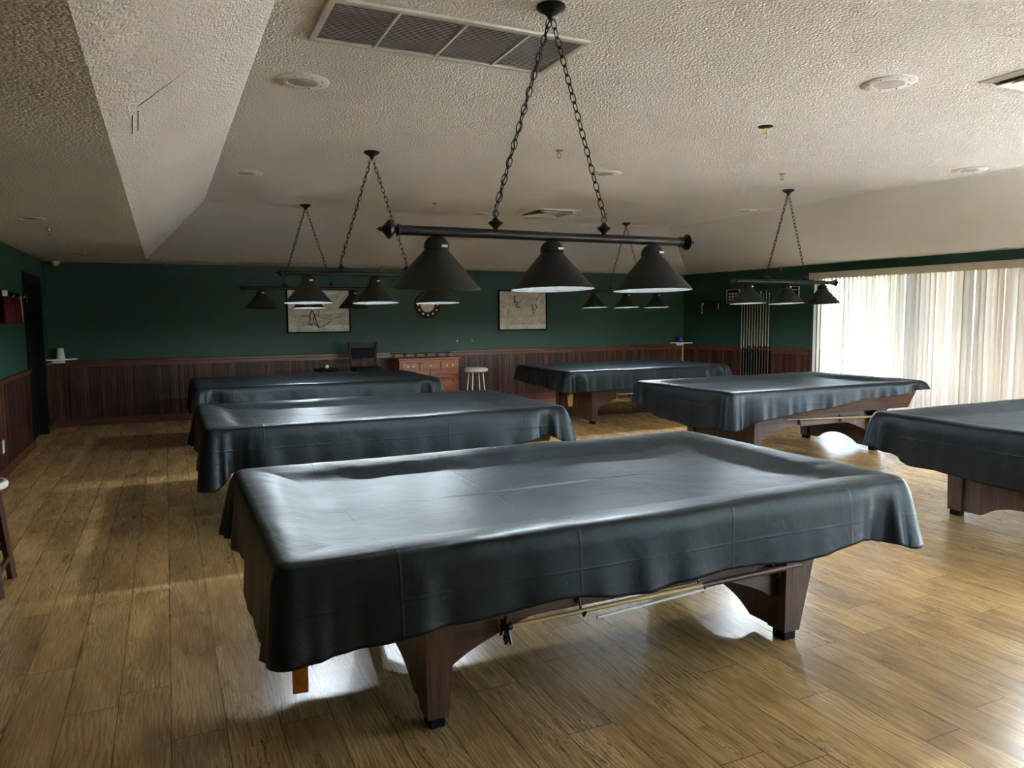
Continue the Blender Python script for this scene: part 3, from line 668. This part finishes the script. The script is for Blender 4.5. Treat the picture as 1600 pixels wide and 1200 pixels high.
# ---------------------------------------------------------------- ceiling fittings
def grille():
    t = thing('return_air_grille', 'large rectangular return air grille with dark louvres in the ceiling', 'grille', (1.37, 3.66, ZT))
    X, Y = .66, .275; bm = NBm()
    for a in ((-X, X, -Y, -Y + .035), (-X, X, Y - .035, Y), (-X, -X + .035, -Y + .035, Y - .035), (X - .035, X, -Y + .035, Y - .035)): box(bm, *a, -.016, 0, 0, .004)
    obj('frame', bm, GRILLE, t)
    bm = NBm(); n = 26
    for k in range(n):
        y = -Y + .04 + (2 * Y - .08) * (k + .5) / n
        hexa(bm, [(-X + .035, y - .004, -.013), (X - .035, y - .004, -.013), (X - .035, y - .0015, -.0135), (-X + .035, y - .0015, -.0135), (-X + .035, y - .001, -.0105), (X - .035, y - .001, -.0105), (X - .035, y + .0005, -.011), (-X + .035, y + .0005, -.011)])
    obj('louvres', bm, GRILLE, t)
    for k in (1, 2, 3): bm = NBm(); x = -X + 2 * X * k / 4; box(bm, x - .006, x + .006, -Y + .03, Y - .03, -.016, -.001); obj('divider_bar', bm, SPKR, t)
    bm = NBm(); box(bm, -X + .03, X - .03, -Y + .03, Y - .03, -.0008, -.0002); obj('duct_backing', bm, VENTD, t)
grille()
def diffuser(x, y, h, label, rz=0):
    t = thing('air_diffuser', label, 'vent', (x, y, ZT), rz, 'square ceiling air diffusers')
    bm = NBm()
    def ring(a0, a1, z0, z1, z2):
        A = [(-a0, -a0), (a0, -a0), (a0, a0), (-a0, a0)]; B = [(-a1, -a1), (a1, -a1), (a1, a1), (-a1, a1)]
        va = [bm.verts.new((p[0], p[1], z0)) for p in A]; vb = [bm.verts.new((p[0], p[1], z1)) for p in B]; vc = [bm.verts.new((p[0], p[1], z1 + .004)) for p in B]; vd = [bm.verts.new((p[0], p[1], z0 + .004)) for p in A]
        for i in range(4):
            j = (i + 1) % 4; bm.faces.new((va[i], va[j], vb[j], vb[i])); bm.faces.new((vb[i], vb[j], vc[j], vc[i])); bm.faces.new((vc[i], vc[j], vd[j], vd[i])); bm.faces.new((vd[i], vd[j], va[j], va[i]))
    ring(h, h - .05, -.004, -.018, 0)
    fr = obj('frame', bm, SPKR, t)
    bm = NBm()
    for k in range(4): a = h - .07 - k * .055; ring(a, a - .045, -.034 + .004 * k, -.006, 0)
    obj('deflector_cones', bm, GRILLE, t)
    bm = NBm(); box(bm, -h + .05, h - .05, -h + .05, h - .05, -.003, -.0008); obj('duct_backing', bm, VENTD, t)
diffuser(4.76, 9.03, .33, 'square air diffuser at the far end of the raised ceiling')
diffuser(4.86, 2.72, .31, 'square air diffuser cut off by the right edge near the round speaker')
CP = {}
def cpart(key, fn, m, par, smooth=True):
    if key in CP: o = CP[key].copy(); link(o, par)
    else: bm = NBm(); fn(bm); o = obj(key, bm, m, par, smooth); CP[key] = o
    return o
def speaker(x, y, label, z=ZT, sc=1):
    t = thing('ceiling_speaker', label, 'speaker', (x, y, z), 0, 'round ceiling speakers'); t.scale = (sc, sc, 1)
    cpart('rim', lambda bm: lathe(bm, [(.086, -.002), (.088, -.010), (.150, -.008), (.158, -.003), (.158, 0), (.086, 0)], 40), SPKR, t)
    cpart('mesh_grille', lambda bm: lathe(bm, [(.086, -.001), (.086, -.008), (.06, -.012), (0, -.014)], 32), SPK, t)
    def sc_(bm):
        for k in range(8): lathe(bm, [(0, -.013), (.004, -.012), (.005, -.008), (0, -.008)], 6, Matrix.Translation((.12 * math.cos(k * PI / 4 + .3), .12 * math.sin(k * PI / 4 + .3), 0)))
    cpart('screws', sc_, BLK, t)
speaker(.80, 4.64, 'round ceiling speaker left of the big air grille')
speaker(4.06, 3.26, 'brightest round ceiling speaker at upper right')
speaker(.77, 7.71, 'round ceiling speaker near the left slope above the back tables')
speaker(4.00, 6.39, 'round ceiling speaker right of the nearest light chains')
speaker(7.22, 4.85, 'round ceiling speaker close to the window side slope')
speaker(7.15, 7.9, 'faint round ceiling speaker above the light near the blinds')
speaker(3.94, 9.5, 'round ceiling speaker beside the far air diffuser')
def down(x, y, label):
    t = thing('recessed_downlight', label, 'downlight', (x, y, ZC), 0, 'recessed lights in the lower ceiling')
    cpart('trim_ring', lambda bm: lathe(bm, [(.075, -.001), (.077, -.006), (.10, -.005), (.105, 0), (.075, 0)], 32), SPKR, t)
    cpart('baffle', lambda bm: lathe(bm, [(.075, -.003), (.05, -.002), (0, -.001)], 24), BLKB, t)
BLKB = simple('downlight_baffle', (.05, .05, .05), .5)
down(-.97, 7.34, 'recessed light in the lower ceiling at far left'); down(-.97, 10.98, 'recessed light near the black left door')
down(-.05, 12.2, 'recessed light above the far green wall at left'); down(10.02, 11.3, 'recessed light above the cue rack side'); down(10.03, 7.72, 'recessed light above the window blinds')
def sprinkler(x, y, z, label):
    t = thing('sprinkler_head', label, 'sprinkler', (x, y, z), 0, 'ceiling sprinkler heads')
    cpart('escutcheon', lambda bm: lathe(bm, [(0, -.006), (.022, -.008), (.034, -.002), (.034, 0), (0, 0)], 20), SILV, t)
    def f(bm):
        tube(bm, (0, 0, -.006), (0, 0, -.026), .011, .009, 10)
        path(bm, [(.009, 0, -.024), (.020, 0, -.038), (.014, 0, -.052), (0, 0, -.058)], .0032, 6); path(bm, [(-.009, 0, -.024), (-.020, 0, -.038), (-.014, 0, -.052), (0, 0, -.058)], .0032, 6)
    cpart('sprinkler_body', f, BRASS, t)
    def g(bm):
        lathe(bm, [(0, -.058), (.010, -.058), (.011, -.062), (0, -.062)], 16)
        for k in range(10): a = k * PI / 5; hexa(bm, [(.009 * math.cos(a - .2), .009 * math.sin(a - .2), -.062), (.022 * math.cos(a - .1), .022 * math.sin(a - .1), -.064), (.022 * math.cos(a + .1), .022 * math.sin(a + .1), -.064), (.009 * math.cos(a + .2), .009 * math.sin(a + .2), -.062), (.009 * math.cos(a - .2), .009 * math.sin(a - .2), -.060), (.022 * math.cos(a - .1), .022 * math.sin(a - .1), -.062), (.022 * math.cos(a + .1), .022 * math.sin(a + .1), -.062), (.009 * math.cos(a + .2), .009 * math.sin(a + .2), -.060)])
    cpart('deflector', g, SILV, t)
sprinkler(3.09, 5.67, ZT, 'sprinkler head right of the nearest light chains'); sprinkler(3.08, 8.85, ZT, 'sprinkler head above the far end of the raised ceiling')
sprinkler(5.64, 5.71, ZT, 'sprinkler head just left of the light by the blinds'); sprinkler(5.55, 8.85, ZT, 'sprinkler head right of the far air diffuser')
sprinkler(-.93, 8.04, ZC, 'sprinkler head in the lower ceiling at far left'); sprinkler(.06, 12.35, ZC, 'sprinkler head over the far green wall at left')
sprinkler(3.37, 12.5, ZC, 'sprinkler head over the far wall behind the second light'); sprinkler(6.15, 12.5, ZC, 'sprinkler head over the far wall near the beige picture'); sprinkler(9.92, 10.02, ZC, 'sprinkler head above the cue rack')
t = thing('junction_plate', 'black ceiling plate with a yellow wire loop hanging down', 'ceiling plate', (4.13, 4.36, ZT))
bm = NBm(); lathe(bm, [(0, -.012), (.03, -.010), (.055, -.004), (.056, 0), (0, 0)], 20); obj('plate', bm, BLK, t, True)
bm = NBm(); path(bm, [(.004, 0, -.008), (-.012, .004, -.03), (-.018, 0, -.055), (-.006, 0, -.06), (.002, 0, -.03), (.014, .004, -.05), (.02, 0, -.07), (.006, .002, -.085)], .0045, 6); obj('wire', bm, YEL, t, 'all')
t = thing('security_camera', 'small white dome fixed in the far left ceiling corner', 'camera', (-1.40, 12.55, ZC))
bm = NBm(); lathe(bm, [(0, -.03), (.06, -.03), (.065, -.02), (.065, 0), (0, 0)], 24); obj('base', bm, WHITE, t, True)
bm = NBm(); lathe(bm, [(.05, -.03), (.047, -.05), (.03, -.068), (0, -.075)], 24); obj('dome', bm, WHITE, t, True)

# ---------------------------------------------------------------- far wall
def picture(name, x0, x1, z0, z1, m, label, strokes):
    cx, cz = (x0 + x1) / 2, (z0 + z1) / 2; a, h = (x1 - x0) / 2, (z1 - z0) / 2
    t = thing(name, label, 'picture', (cx, YF, cz)); bm = NBm(); f = .022
    for q in ((-a, a, -h, -h + f), (-a, a, h - f, h), (-a, -a + f, -h + f, h - f), (a - f, a, -h + f, h - f)): box(bm, q[0], q[1], -.028, 0, q[2], q[3], 0, .003)
    obj('frame', bm, BLACKM, t)
    bm = NBm(); box(bm, -a + f, a - f, -.012, -.004, -h + f, h - f); obj('print', bm, m, t)
    bm = NBm()
    for s in strokes: path(bm, [(p[0] * a, -.0135, p[1] * h) for p in s[1]], s[0] * 1.5, 5)
    obj('sketch_lines', bm, SKETCH, t)
picture('framed_picture', 1.81, 2.86, 1.33, 2.10, PRINT1, 'large framed silver sketch print on the far green wall at left',
 [(.006, [(-.22, .0), (-.30, -.25), (-.28, -.45), (-.34, -.62), (-.22, -.66)]), (.007, [(-.20, -.02), (-.12, -.35), (-.06, -.62), (-.02, -.78)]), (.005, [(-.3, -.62), (-.16, -.55), (-.04, -.76)]), (.005, [(.0, .0), (-.02, -.3), (-.12, -.2), (-.2, -.45)]), (.004, [(-.02, -.78), (.2, -.66), (.36, -.5)]), (.003, [(-.55, -.25), (-.3, -.28)]), (.003, [(.05, -.35), (.4, -.42), (.7, -.3)])])
picture('framed_picture', 5.62, 6.63, 1.32, 2.07, PRINT2, 'framed beige sketch print on the far wall, right of the clock',
 [(.010, [(-.38, .72), (-.32, .66), (-.36, .55), (-.33, .42)]), (.006, [(-.4, .42), (-.2, .38), (-.28, .2), (-.14, .15)]), (.005, [(-.33, .3), (-.2, .12), (-.12, .2)]), (.006, [(.36, .3), (.42, .1), (.44, -.2)]), (.006, [(.5, .3), (.58, .15), (.52, .02)]), (.003, [(-.1, -.66), (.3, -.68), (.6, -.7)]), (.004, [(-.6, .05), (-.62, -.2)]), (.003, [(-.9, .2), (-.7, .18)])])
t = thing('wall_clock', 'round dark framed wall clock behind the nearest light', 'clock', (4.24, YF, 1.80)); R90 = Matrix.Rotation(PI / 2, 4, 'X')
bm = NBm(); lathe(bm, [(.13, .012), (.135, .03), (.22, .034), (.24, .02), (.24, 0), (.13, 0)], 48, R90); obj('rim', bm, DARKW, t, True)
bm = NBm(); lathe(bm, [(.14, .014), (0, .014)], 40, R90); obj('dial', bm, FOAM, t)
bm = NBm()
for k in range(12):
    a = k * PI / 6; c_, s_ = math.cos(a), math.sin(a); lathe(bm, [(0, .036), (.017, .036), (.019, .033), (0, .033)], 8, Matrix.Translation((.185 * c_, 0, .185 * s_)) @ R90)
obj('rim_studs', bm, BRASS, t)
bm = NBm(); 
for k in range(12): a = k * PI / 6; tube(bm, (.105 * math.cos(a), -.016, .105 * math.sin(a)), (.125 * math.cos(a), -.016, .125 * math.sin(a)), .004, .004, 5)
obj('hour_marks', bm, BLK, t)
bm = NBm(); tube(bm, (0, -.018, 0), (.02, -.018, .075), .004, .003, 6); tube(bm, (0, -.020, 0), (-.06, -.020, -.07), .003, .002, 6); obj('hands', bm, BLK, t)
for k, x in enumerate((4.80, 5.09)):
    bm = NBm(); lathe(bm, [(0, .004), (.012 - .003 * k, .003), (.014 - .003 * k, 0), (0, 0)], 10, Matrix.Translation((x, YF, 1.145)) @ R90)
    tag(obj('wall_plug', bm, WHITE, smooth=True), ('left pale filler spot on the far wall above the white stool', 'right, smaller pale filler spot on the far wall above the white stool')[k], 'wall plug')
# chair at the far wall
t = thing('bar_chair', 'dark wooden bar chair with black padded back against the far wall', 'chair', (2.94, 11.95, 0))
bm = NBm(); box(bm, -.22, .22, -.21, .21, .71, .78, 0, .02); obj('seat', bm, PADM, t, True)
for sx in (-1, 1):
    bm = NBm(); path(bm, [(sx * .20, .2, .70), (sx * .205, .20, .9), (sx * .225, .235, 1.17)], .02, 8); path(bm, [(sx * .20, .2, .72), (sx * .21, .24, 0)], .02, 8); obj('leg', bm, DARKW, t, True)
    bm = NBm(); path(bm, [(sx * .19, -.19, .72), (sx * .21, -.22, 0)], .02, 8); obj('leg', bm, DARKW, t, True)
bm = NBm()
n = 10; top = [(-.235 + .47 * i / n, .235 + .02 * math.sin(PI * i / n)) for i in range(n + 1)]
for i in range(n):
    (x0, y0), (x1, y1) = top[i], top[i + 1]; d0, d1 = [.028 * (1 - math.sin(PI * k / n)) for k in (i, i + 1)]
    hexa(bm, [(x0, y0 - .012, 1.08), (x1, y1 - .012, 1.08), (x1, y1 + .012, 1.08), (x0, y0 + .012, 1.08), (x0, y0 - .012, 1.15 + d0), (x1, y1 - .012, 1.15 + d1), (x1, y1 + .012, 1.15 + d1), (x0, y0 + .012, 1.15 + d0)])
box(bm, -.2, .2, .20, .22, .86, .89); obj('back_rails', bm, DARKW, t)
bm = NBm(); box(bm, -.19, .19, .20, .235, .91, 1.08, 0, .012); obj('back_pad', bm, PADM, t, True)
bm = NBm()
for z in (.22, .35): box(bm, -.21, .21, -.215, -.195, z, z + .03)
box(bm, -.21, -.19, -.2, .22, .28, .31); box(bm, .19, .21, -.2, .22, .28, .31); obj('footrest', bm, DARKW, t)
# oak cabinet
t = thing('oak_cabinet', 'oak cabinet with white drawer knobs against the far wainscot', 'cabinet', (4.09, 12.38, 0)); X = .555
bm = NBm(); box(bm, -X + .02, X - .02, -.22, .24, .06, .85); box(bm, -X + .03, X - .03, -.20, .23, 0, .06); obj('body', bm, OAK, t)
bm = NBm(); box(bm, -X - .01, X + .01, -.25, .245, .85, .885, 0, .008); obj('top', bm, OAK, t)
for x0, x1, kn in ((-.50, -.20, (-.40, -.30)), (-.18, .18, (0,)), (.20, .50, (.30, .40))):
    bm = NBm(); box(bm, x0, x1, -.238, -.22, .68, .81, 0, .006); d_ = obj('drawer', bm, OAK, t)
    for k in kn: bm = NBm(); lathe(bm, [(0, .03), (.012, .028), (.014, .02), (.006, .012), (.006, 0), (0, 0)], 12, Matrix.Translation((k, -.238, .745)) @ R90); obj('knob', bm, WHITE, d_, True)
for x0, x1, k in ((-.50, -.01, -.06), (.01, .50, .06)):
    bm = NBm(); box(bm, x0, x1, -.236, -.22, .09, .655, 0, .005); box(bm, x0 + .07, x1 - .07, -.244, -.236, .16, .585, 0, .006); d_ = obj('door', bm, OAK, t)
    bm = NBm(); lathe(bm, [(0, .03), (.012, .028), (.014, .02), (.006, .012), (.006, 0), (0, 0)], 12, Matrix.Translation((k, -.236, .40)) @ R90); obj('knob', bm, WHITE, d_, True)
    bm = NBm(); cx = (x0 + x1) / 2
    path(bm, [(cx + .17 * math.cos(a / 12 * PI), -.247, .47 + .06 * math.sin(a / 12 * PI)) for a in range(13)], .010, 6)
    torus(bm, Matrix.Translation((cx, -.247, .47)) @ R90, .035, .008, 12, 5); obj('carving', bm, OAK, d_, True)
bm = NBm()
for x in (-.5, -.3, -.1, .1, .3, .5): lathe(bm, [(.008, .885), (.014, .90), (.007, .92), (.012, .94), (.008, .945)], 10, Matrix.Translation((x, .22, 0)))
box(bm, -X, X, .205, .235, .945, .965); obj('gallery_rail', bm, DARKW, t)
# white round stool
def round_stool(x, y, h, r, label, sm, lm, th=.08, spread=.20, lr=.011, n=4, name='round_stool', ph=PI / 4):
    t = thing(name, label, 'stool', (x, y, 0))
    bm = NBm(); lathe(bm, [(0, h - th), (r - .02, h - th), (r, h - th + .015), (r, h - .025), (r - .025, h - .004), (0, h)], 36); obj('seat', bm, sm, t, True)
    for k in range(n):
        a = ph + k * 2 * PI / n; c_, s_ = math.cos(a), math.sin(a)
        bm = NBm(); tube(bm, (c_ * r * .62, s_ * r * .62, h - th), (c_ * spread, s_ * spread, 0), lr, lr, 10); obj('leg', bm, lm, t, True)
    bm = NBm(); torus(bm, Matrix.Translation((0, 0, h * .33)), r * .62 + (spread - r * .62) * .67, lr * .8, 32, 6); obj('foot_ring', bm, lm, t, True)
    return t
round_stool(4.88, 12.0, .70, .21, 'white round stool with thin metal legs by the oak cabinet', CREAMV, WHITE)
round_stool(2.22, 11.6, .806, .195, 'black round stool barely showing over the back left table', BLACKM, BLK, .05)
bm = NBm(); lathe(bm, [(0, 0), (.018, .0), (.028, .012), (.028, .03), (.016, .048), (0, .052)], 20, Matrix.Translation((2.235, 11.6, .805))); tag(obj('white_ball', bm, WHITE, smooth='all'), 'small white ball resting on the black stool', 'ball')
# corner shelves
def corner_shelf(x, y, z, sx, label):
    t = thing('corner_shelf', label, 'shelf', (x, y, z)); bm = NBm()
    n = 10; poly = [(0, 0)] + [(sx * .36 * math.cos(PI / 2 * k / n), -.30 * math.sin(PI / 2 * k / n)) for k in range(n + 1)]; prism(bm, poly, 2, 0, .018); obj('shelf_board', bm, WHITE, t)
    bm = NBm(); prism(bm, [(-.004, 0), (-.004, -.09), (-.16, 0)], 0, 0 if sx > 0 else -.012, .012 if sx > 0 else 0) if False else box(bm, *(sorted((sx * .02, sx * .20))), -.03, -.002, -.05, 0); obj('bracket', bm, WHITE, t)
corner_shelf(XL + .0, YF - .045, 1.0, 1, 'white corner shelf in the far left corner above the wainscot')
corner_shelf(9.86, YF - .045, 1.0, -1, 'white corner shelf in the far right corner above the wainscot')
t = thing('foam_cup', 'white foam cup upside down on the far left corner shelf', 'cup', (-1.40, 12.50, 1.018)); bm = NBm()
lathe(bm, [(.058, 0), (.060, .004), (.060, .008), (.056, .010), (.042, .150), (.040, .154), (0, .154)], 28); obj('cup_body', bm, FOAM, t, True)
bm = NBm(); torus(bm, Matrix.Translation((0, 0, .004)), .058, .004, 28, 6); obj('rim', bm, FOAM, t, True)
t = thing('blue_can', 'small blue can on the far right corner shelf', 'can', (9.68, 12.50, 1.018)); bm = NBm()
lathe(bm, [(0, 0), (.05, 0), (.055, .01), (.055, .10), (.045, .118), (0, .118)], 24); obj('can_body', bm, BLUE, t, True)
bm = NBm(); lathe(bm, [(0, .119), (.044, .119), (.046, .124), (.030, .130), (0, .130)], 20); obj('lid', bm, SILV, t, True)

# ---------------------------------------------------------------- left wall
t = thing('wall_rack', 'black wall rack on the left wall beside the door', 'rack', (XL, 9.75, 1.84))
bm = NBm(); box(bm, 0, .03, -.62, .62, -.03, .05, 0, .006); obj('rail', bm, BLACKM, t)
for y in (-.5, -.1, .3, .56): bm = NBm(); path(bm, [(.03, y, .0), (.07, y, -.005), (.085, y, .015), (.08, y, .035)], .006, 6); obj('hook', bm, SILV, t, 'all')
bm = NBm(); n = 14
for i in range(n):
    y0, y1 = -.44 + .80 * i / n, -.44 + .80 * (i + 1) / n; d0, d1 = .055 + .015 * math.sin(i * 1.9), .055 + .015 * math.sin((i + 1) * 1.9)
    hexa(bm, [(.033, y0, -.30), (.033, y1, -.30), (d1 + .02, y1, -.30), (d0 + .02, y0, -.30), (.033, y0, -.005), (.033, y1, -.005), (d1, y1, -.005), (d0, y0, -.005)])
o = tag(obj('hanging_cloth', bm, REDC, smooth='all'), 'dark red cloth hanging from the black wall rack', 'cloth'); o.location = (XL, 9.70, 1.845)
t = thing('table_brush', 'tan wooden brush hanging at the right end of the wall rack', 'brush', (XL + .07, 10.13, 1.55))
bm = NBm(); box(bm, -.012, .012, -.035, .035, 0, .16, 0, .008); path(bm, [(0, 0, .15), (0, 0, .30)], .009, 8); obj('handle', bm, ORW, t, True)
bm = NBm(); box(bm, -.030, -.012, -.03, .03, .01, .15); obj('bristles', bm, BLACKM, t)
t = thing('chalk_box', 'small white box at the left end of the black wall rack', 'box', (XL + .075, 9.17, 1.83)); bm = NBm(); box(bm, -.02, .02, -.02, .02, 0, .05, 0, .004); obj('box_body', bm, WHITE, t)
bm = NBm(); box(bm, -.021, .021, -.021, .021, .05, .058, 0, .003); obj('lid', bm, FOAM, t)
t = thing('wall_outlet', 'white outlet plate low on the left wall panelling', 'outlet', (XL + .02, 8.87, .31)); bm = NBm(); box(bm, 0, .006, -.045, .045, -.065, .065, 0, .002); obj('cover_plate', bm, WHITE, t)
for z in (-.03, .03):
    bm = NBm(); box(bm, .006, .009, -.018, .018, z - .017, z + .017, 0, .002); obj('socket', bm, FOAM, t)
t = thing('bar_stool', 'wooden stool with green seat cut off by the left photo edge', 'stool', (-1.06, 5.14, 0))
bm = NBm(); lathe(bm, [(0, .635), (.14, .635), (.155, .64), (0, .648)], 36); obj('seat_pad', bm, GREENT, t, True)
bm = NBm(); lathe(bm, [(0, .60), (.165, .60), (.178, .61), (.18, .63), (.172, .642), (.155, .644), (.15, .64), (0, .634)], 40); obj('seat', bm, CREAMV, t, True)
for sx in (-1, 1):
    for sy in (-1, 1): bm = NBm(); M, L = axisM((sx * .09, sy * .12, .60), (sx * .135, sy * .19, 0)); q = bmesh.new(); box(q, -.018, .018, -.018, .018, 0, L); merge(bm, q, M); obj('leg', bm, STOOLW, t)
bm = NBm()
for sx in (-1, 1): box(bm, sx * .125 - .01, sx * .125 + .01, -.17, .17, .12, .155)
for sy in (-1, 1): box(bm, -.115, .115, sy * .165 - .01, sy * .165 + .01, .19, .22)
obj('stretchers', bm, STOOLW, t)

# ---------------------------------------------------------------- right wall: cue rack, signs, hooks
def wthing(name, label, cat, u, n, z, group=None): return thing(name, label, cat, WP(u, n, z), WANG, group)
# local frame: x along the wall towards the camera, y = outdoors normal when positive?
YS = 1 if (Matrix.Rotation(WANG, 3, 'Z') @ Vector((0, 1, 0))).dot(WN) > 0 else -1
def lb(bm, x0, x1, d0, d1, z0, z1, mi=0, bev=0):  # d = distance into the room
    ya, yb = sorted((-YS * d0, -YS * d1)); box(bm, x0, x1, ya, yb, z0, z1, mi, bev)
# fix the valance so that it stands on the room side
val.scale = (1, YS, 1)
t = wthing('cue_rack', 'dark wall mounted cue rack left of the window', 'cue rack', 2.05, -.02, 0)
bm = NBm(); lb(bm, -.36, .36, 0, .012, .40, 1.00); obj('back_board', bm, BLACKM, t)
bm = NBm(); lb(bm, -.37, .37, 0, .06, 1.76, 1.80, 0, .004); obj('top_rail', bm, DARKW, t)
bm = NBm(); lb(bm, -.38, .38, 0, .10, .34, .40, 0, .006); obj('base_rail', bm, DARKW, t)
ORD = ('leftmost', 'second', 'third', 'fourth', 'fifth', 'sixth', 'seventh', 'eighth', 'ninth', 'tenth', 'rightmost')
for k in range(11):
    u = 2.05 - .33 + .066 * k; H = 1.86 + (.0, .05, .02, .10, .01, .13, .07, .14, .10, .16, .11)[k]
    p0 = WP(u, -.075, H); p1 = WP(u, -.075, .401)
    lab = ORD[k] + (' cue' if k in (0, 10) else ' cue from the left') + ' standing in the dark wall rack'
    cue('pool_cue', p0, p1, lab, .0065, .0145, BUTT if k in (0, 6, 7, 8, 9, 10) else BUTTK, ASH, 'cue', 'cues in the wall rack')
def plaque(u, z, w_, h_, label, rows):
    t = wthing('framed_notice', label, 'notice', u, 0, z); bm = NBm()
    for a in ((-w_, w_, -h_, -h_ + .012), (-w_, w_, h_ - .012, h_), (-w_, -w_ + .012, -h_ + .012, h_ - .012), (w_ - .012, w_, -h_ + .012, h_ - .012)): lb(bm, a[0], a[1], 0, .018, a[2], a[3])
    obj('frame', bm, SPK, t)
    bm = NBm(); lb(bm, -w_ + .012, w_ - .012, 0, .008, -h_ + .012, h_ - .012); obj('board', bm, BLACKM, t)
    bm = NBm()
    for (x0, x1, z0, z1) in rows: lb(bm, x0, x1, .008, .0095, z0, z1)
    obj('lettering', bm, CREAMTXT, t)
plaque(1.42, 1.94, .17, .13, 'dark notice with pale block marks left of the cue rack', [(-.12 + .085 * i, -.06 + .085 * i, -.09 + .058 * j, -.05 + .058 * j) for i in range(3) for j in range(3)])
plaque(2.82, 1.94, .17, .13, 'dark notice with a pale title line right of the cue rack', [(-.13, .13, .06, .085)] + [(-.12 + .06 * i, -.08 + .06 * i, .005 - .05 * j, .015 - .05 * j) for i in range(4) for j in range(3)])
t = wthing('hook_rail', 'dark hook rail on the green wall near the far right corner', 'hook rail', .85, 0, 1.79)
bm = NBm(); lb(bm, -.30, .30, 0, .04, -.04, .05, 0, .005); obj('rail', bm, DARKW, t)
for x in (-.24, 0, .24): bm = NBm(); path(bm, [(x, -YS * .04, 0), (x, -YS * .08, -.02), (x, -YS * .09, .01)], .005, 6); obj('hook', bm, BLK, t, 'all')
t = wthing('hanging_hook_stick', 'short white crook hanging from the left end of the hook rail', 'hook stick', .63, -.075, 1.62)
bm = NBm(); path(bm, [(0, 0, 0), (0, 0, .15), (.008, 0, .185), (.03, 0, .20), (.05, 0, .185), (.05, 0, .165)], .009, 8); obj('stick', bm, WHITE, t, 'all')
bm = NBm(); tube(bm, (0, 0, -.012), (0, 0, .02), .011, .011, 8); obj('end_cap', bm, FOAM, t)
t = wthing('hanging_brush', 'small tan brush hanging from the right end of the hook rail', 'brush', 1.09, -.07, 1.64)
bm = NBm(); tube(bm, (0, 0, .04), (0, 0, .17), .007, .009, 8); obj('handle', bm, LTW, t, True)
bm = NBm(); box(bm, -.02, .02, -.008, .008, -.01, .045); obj('bristles', bm, BLACKM, t)
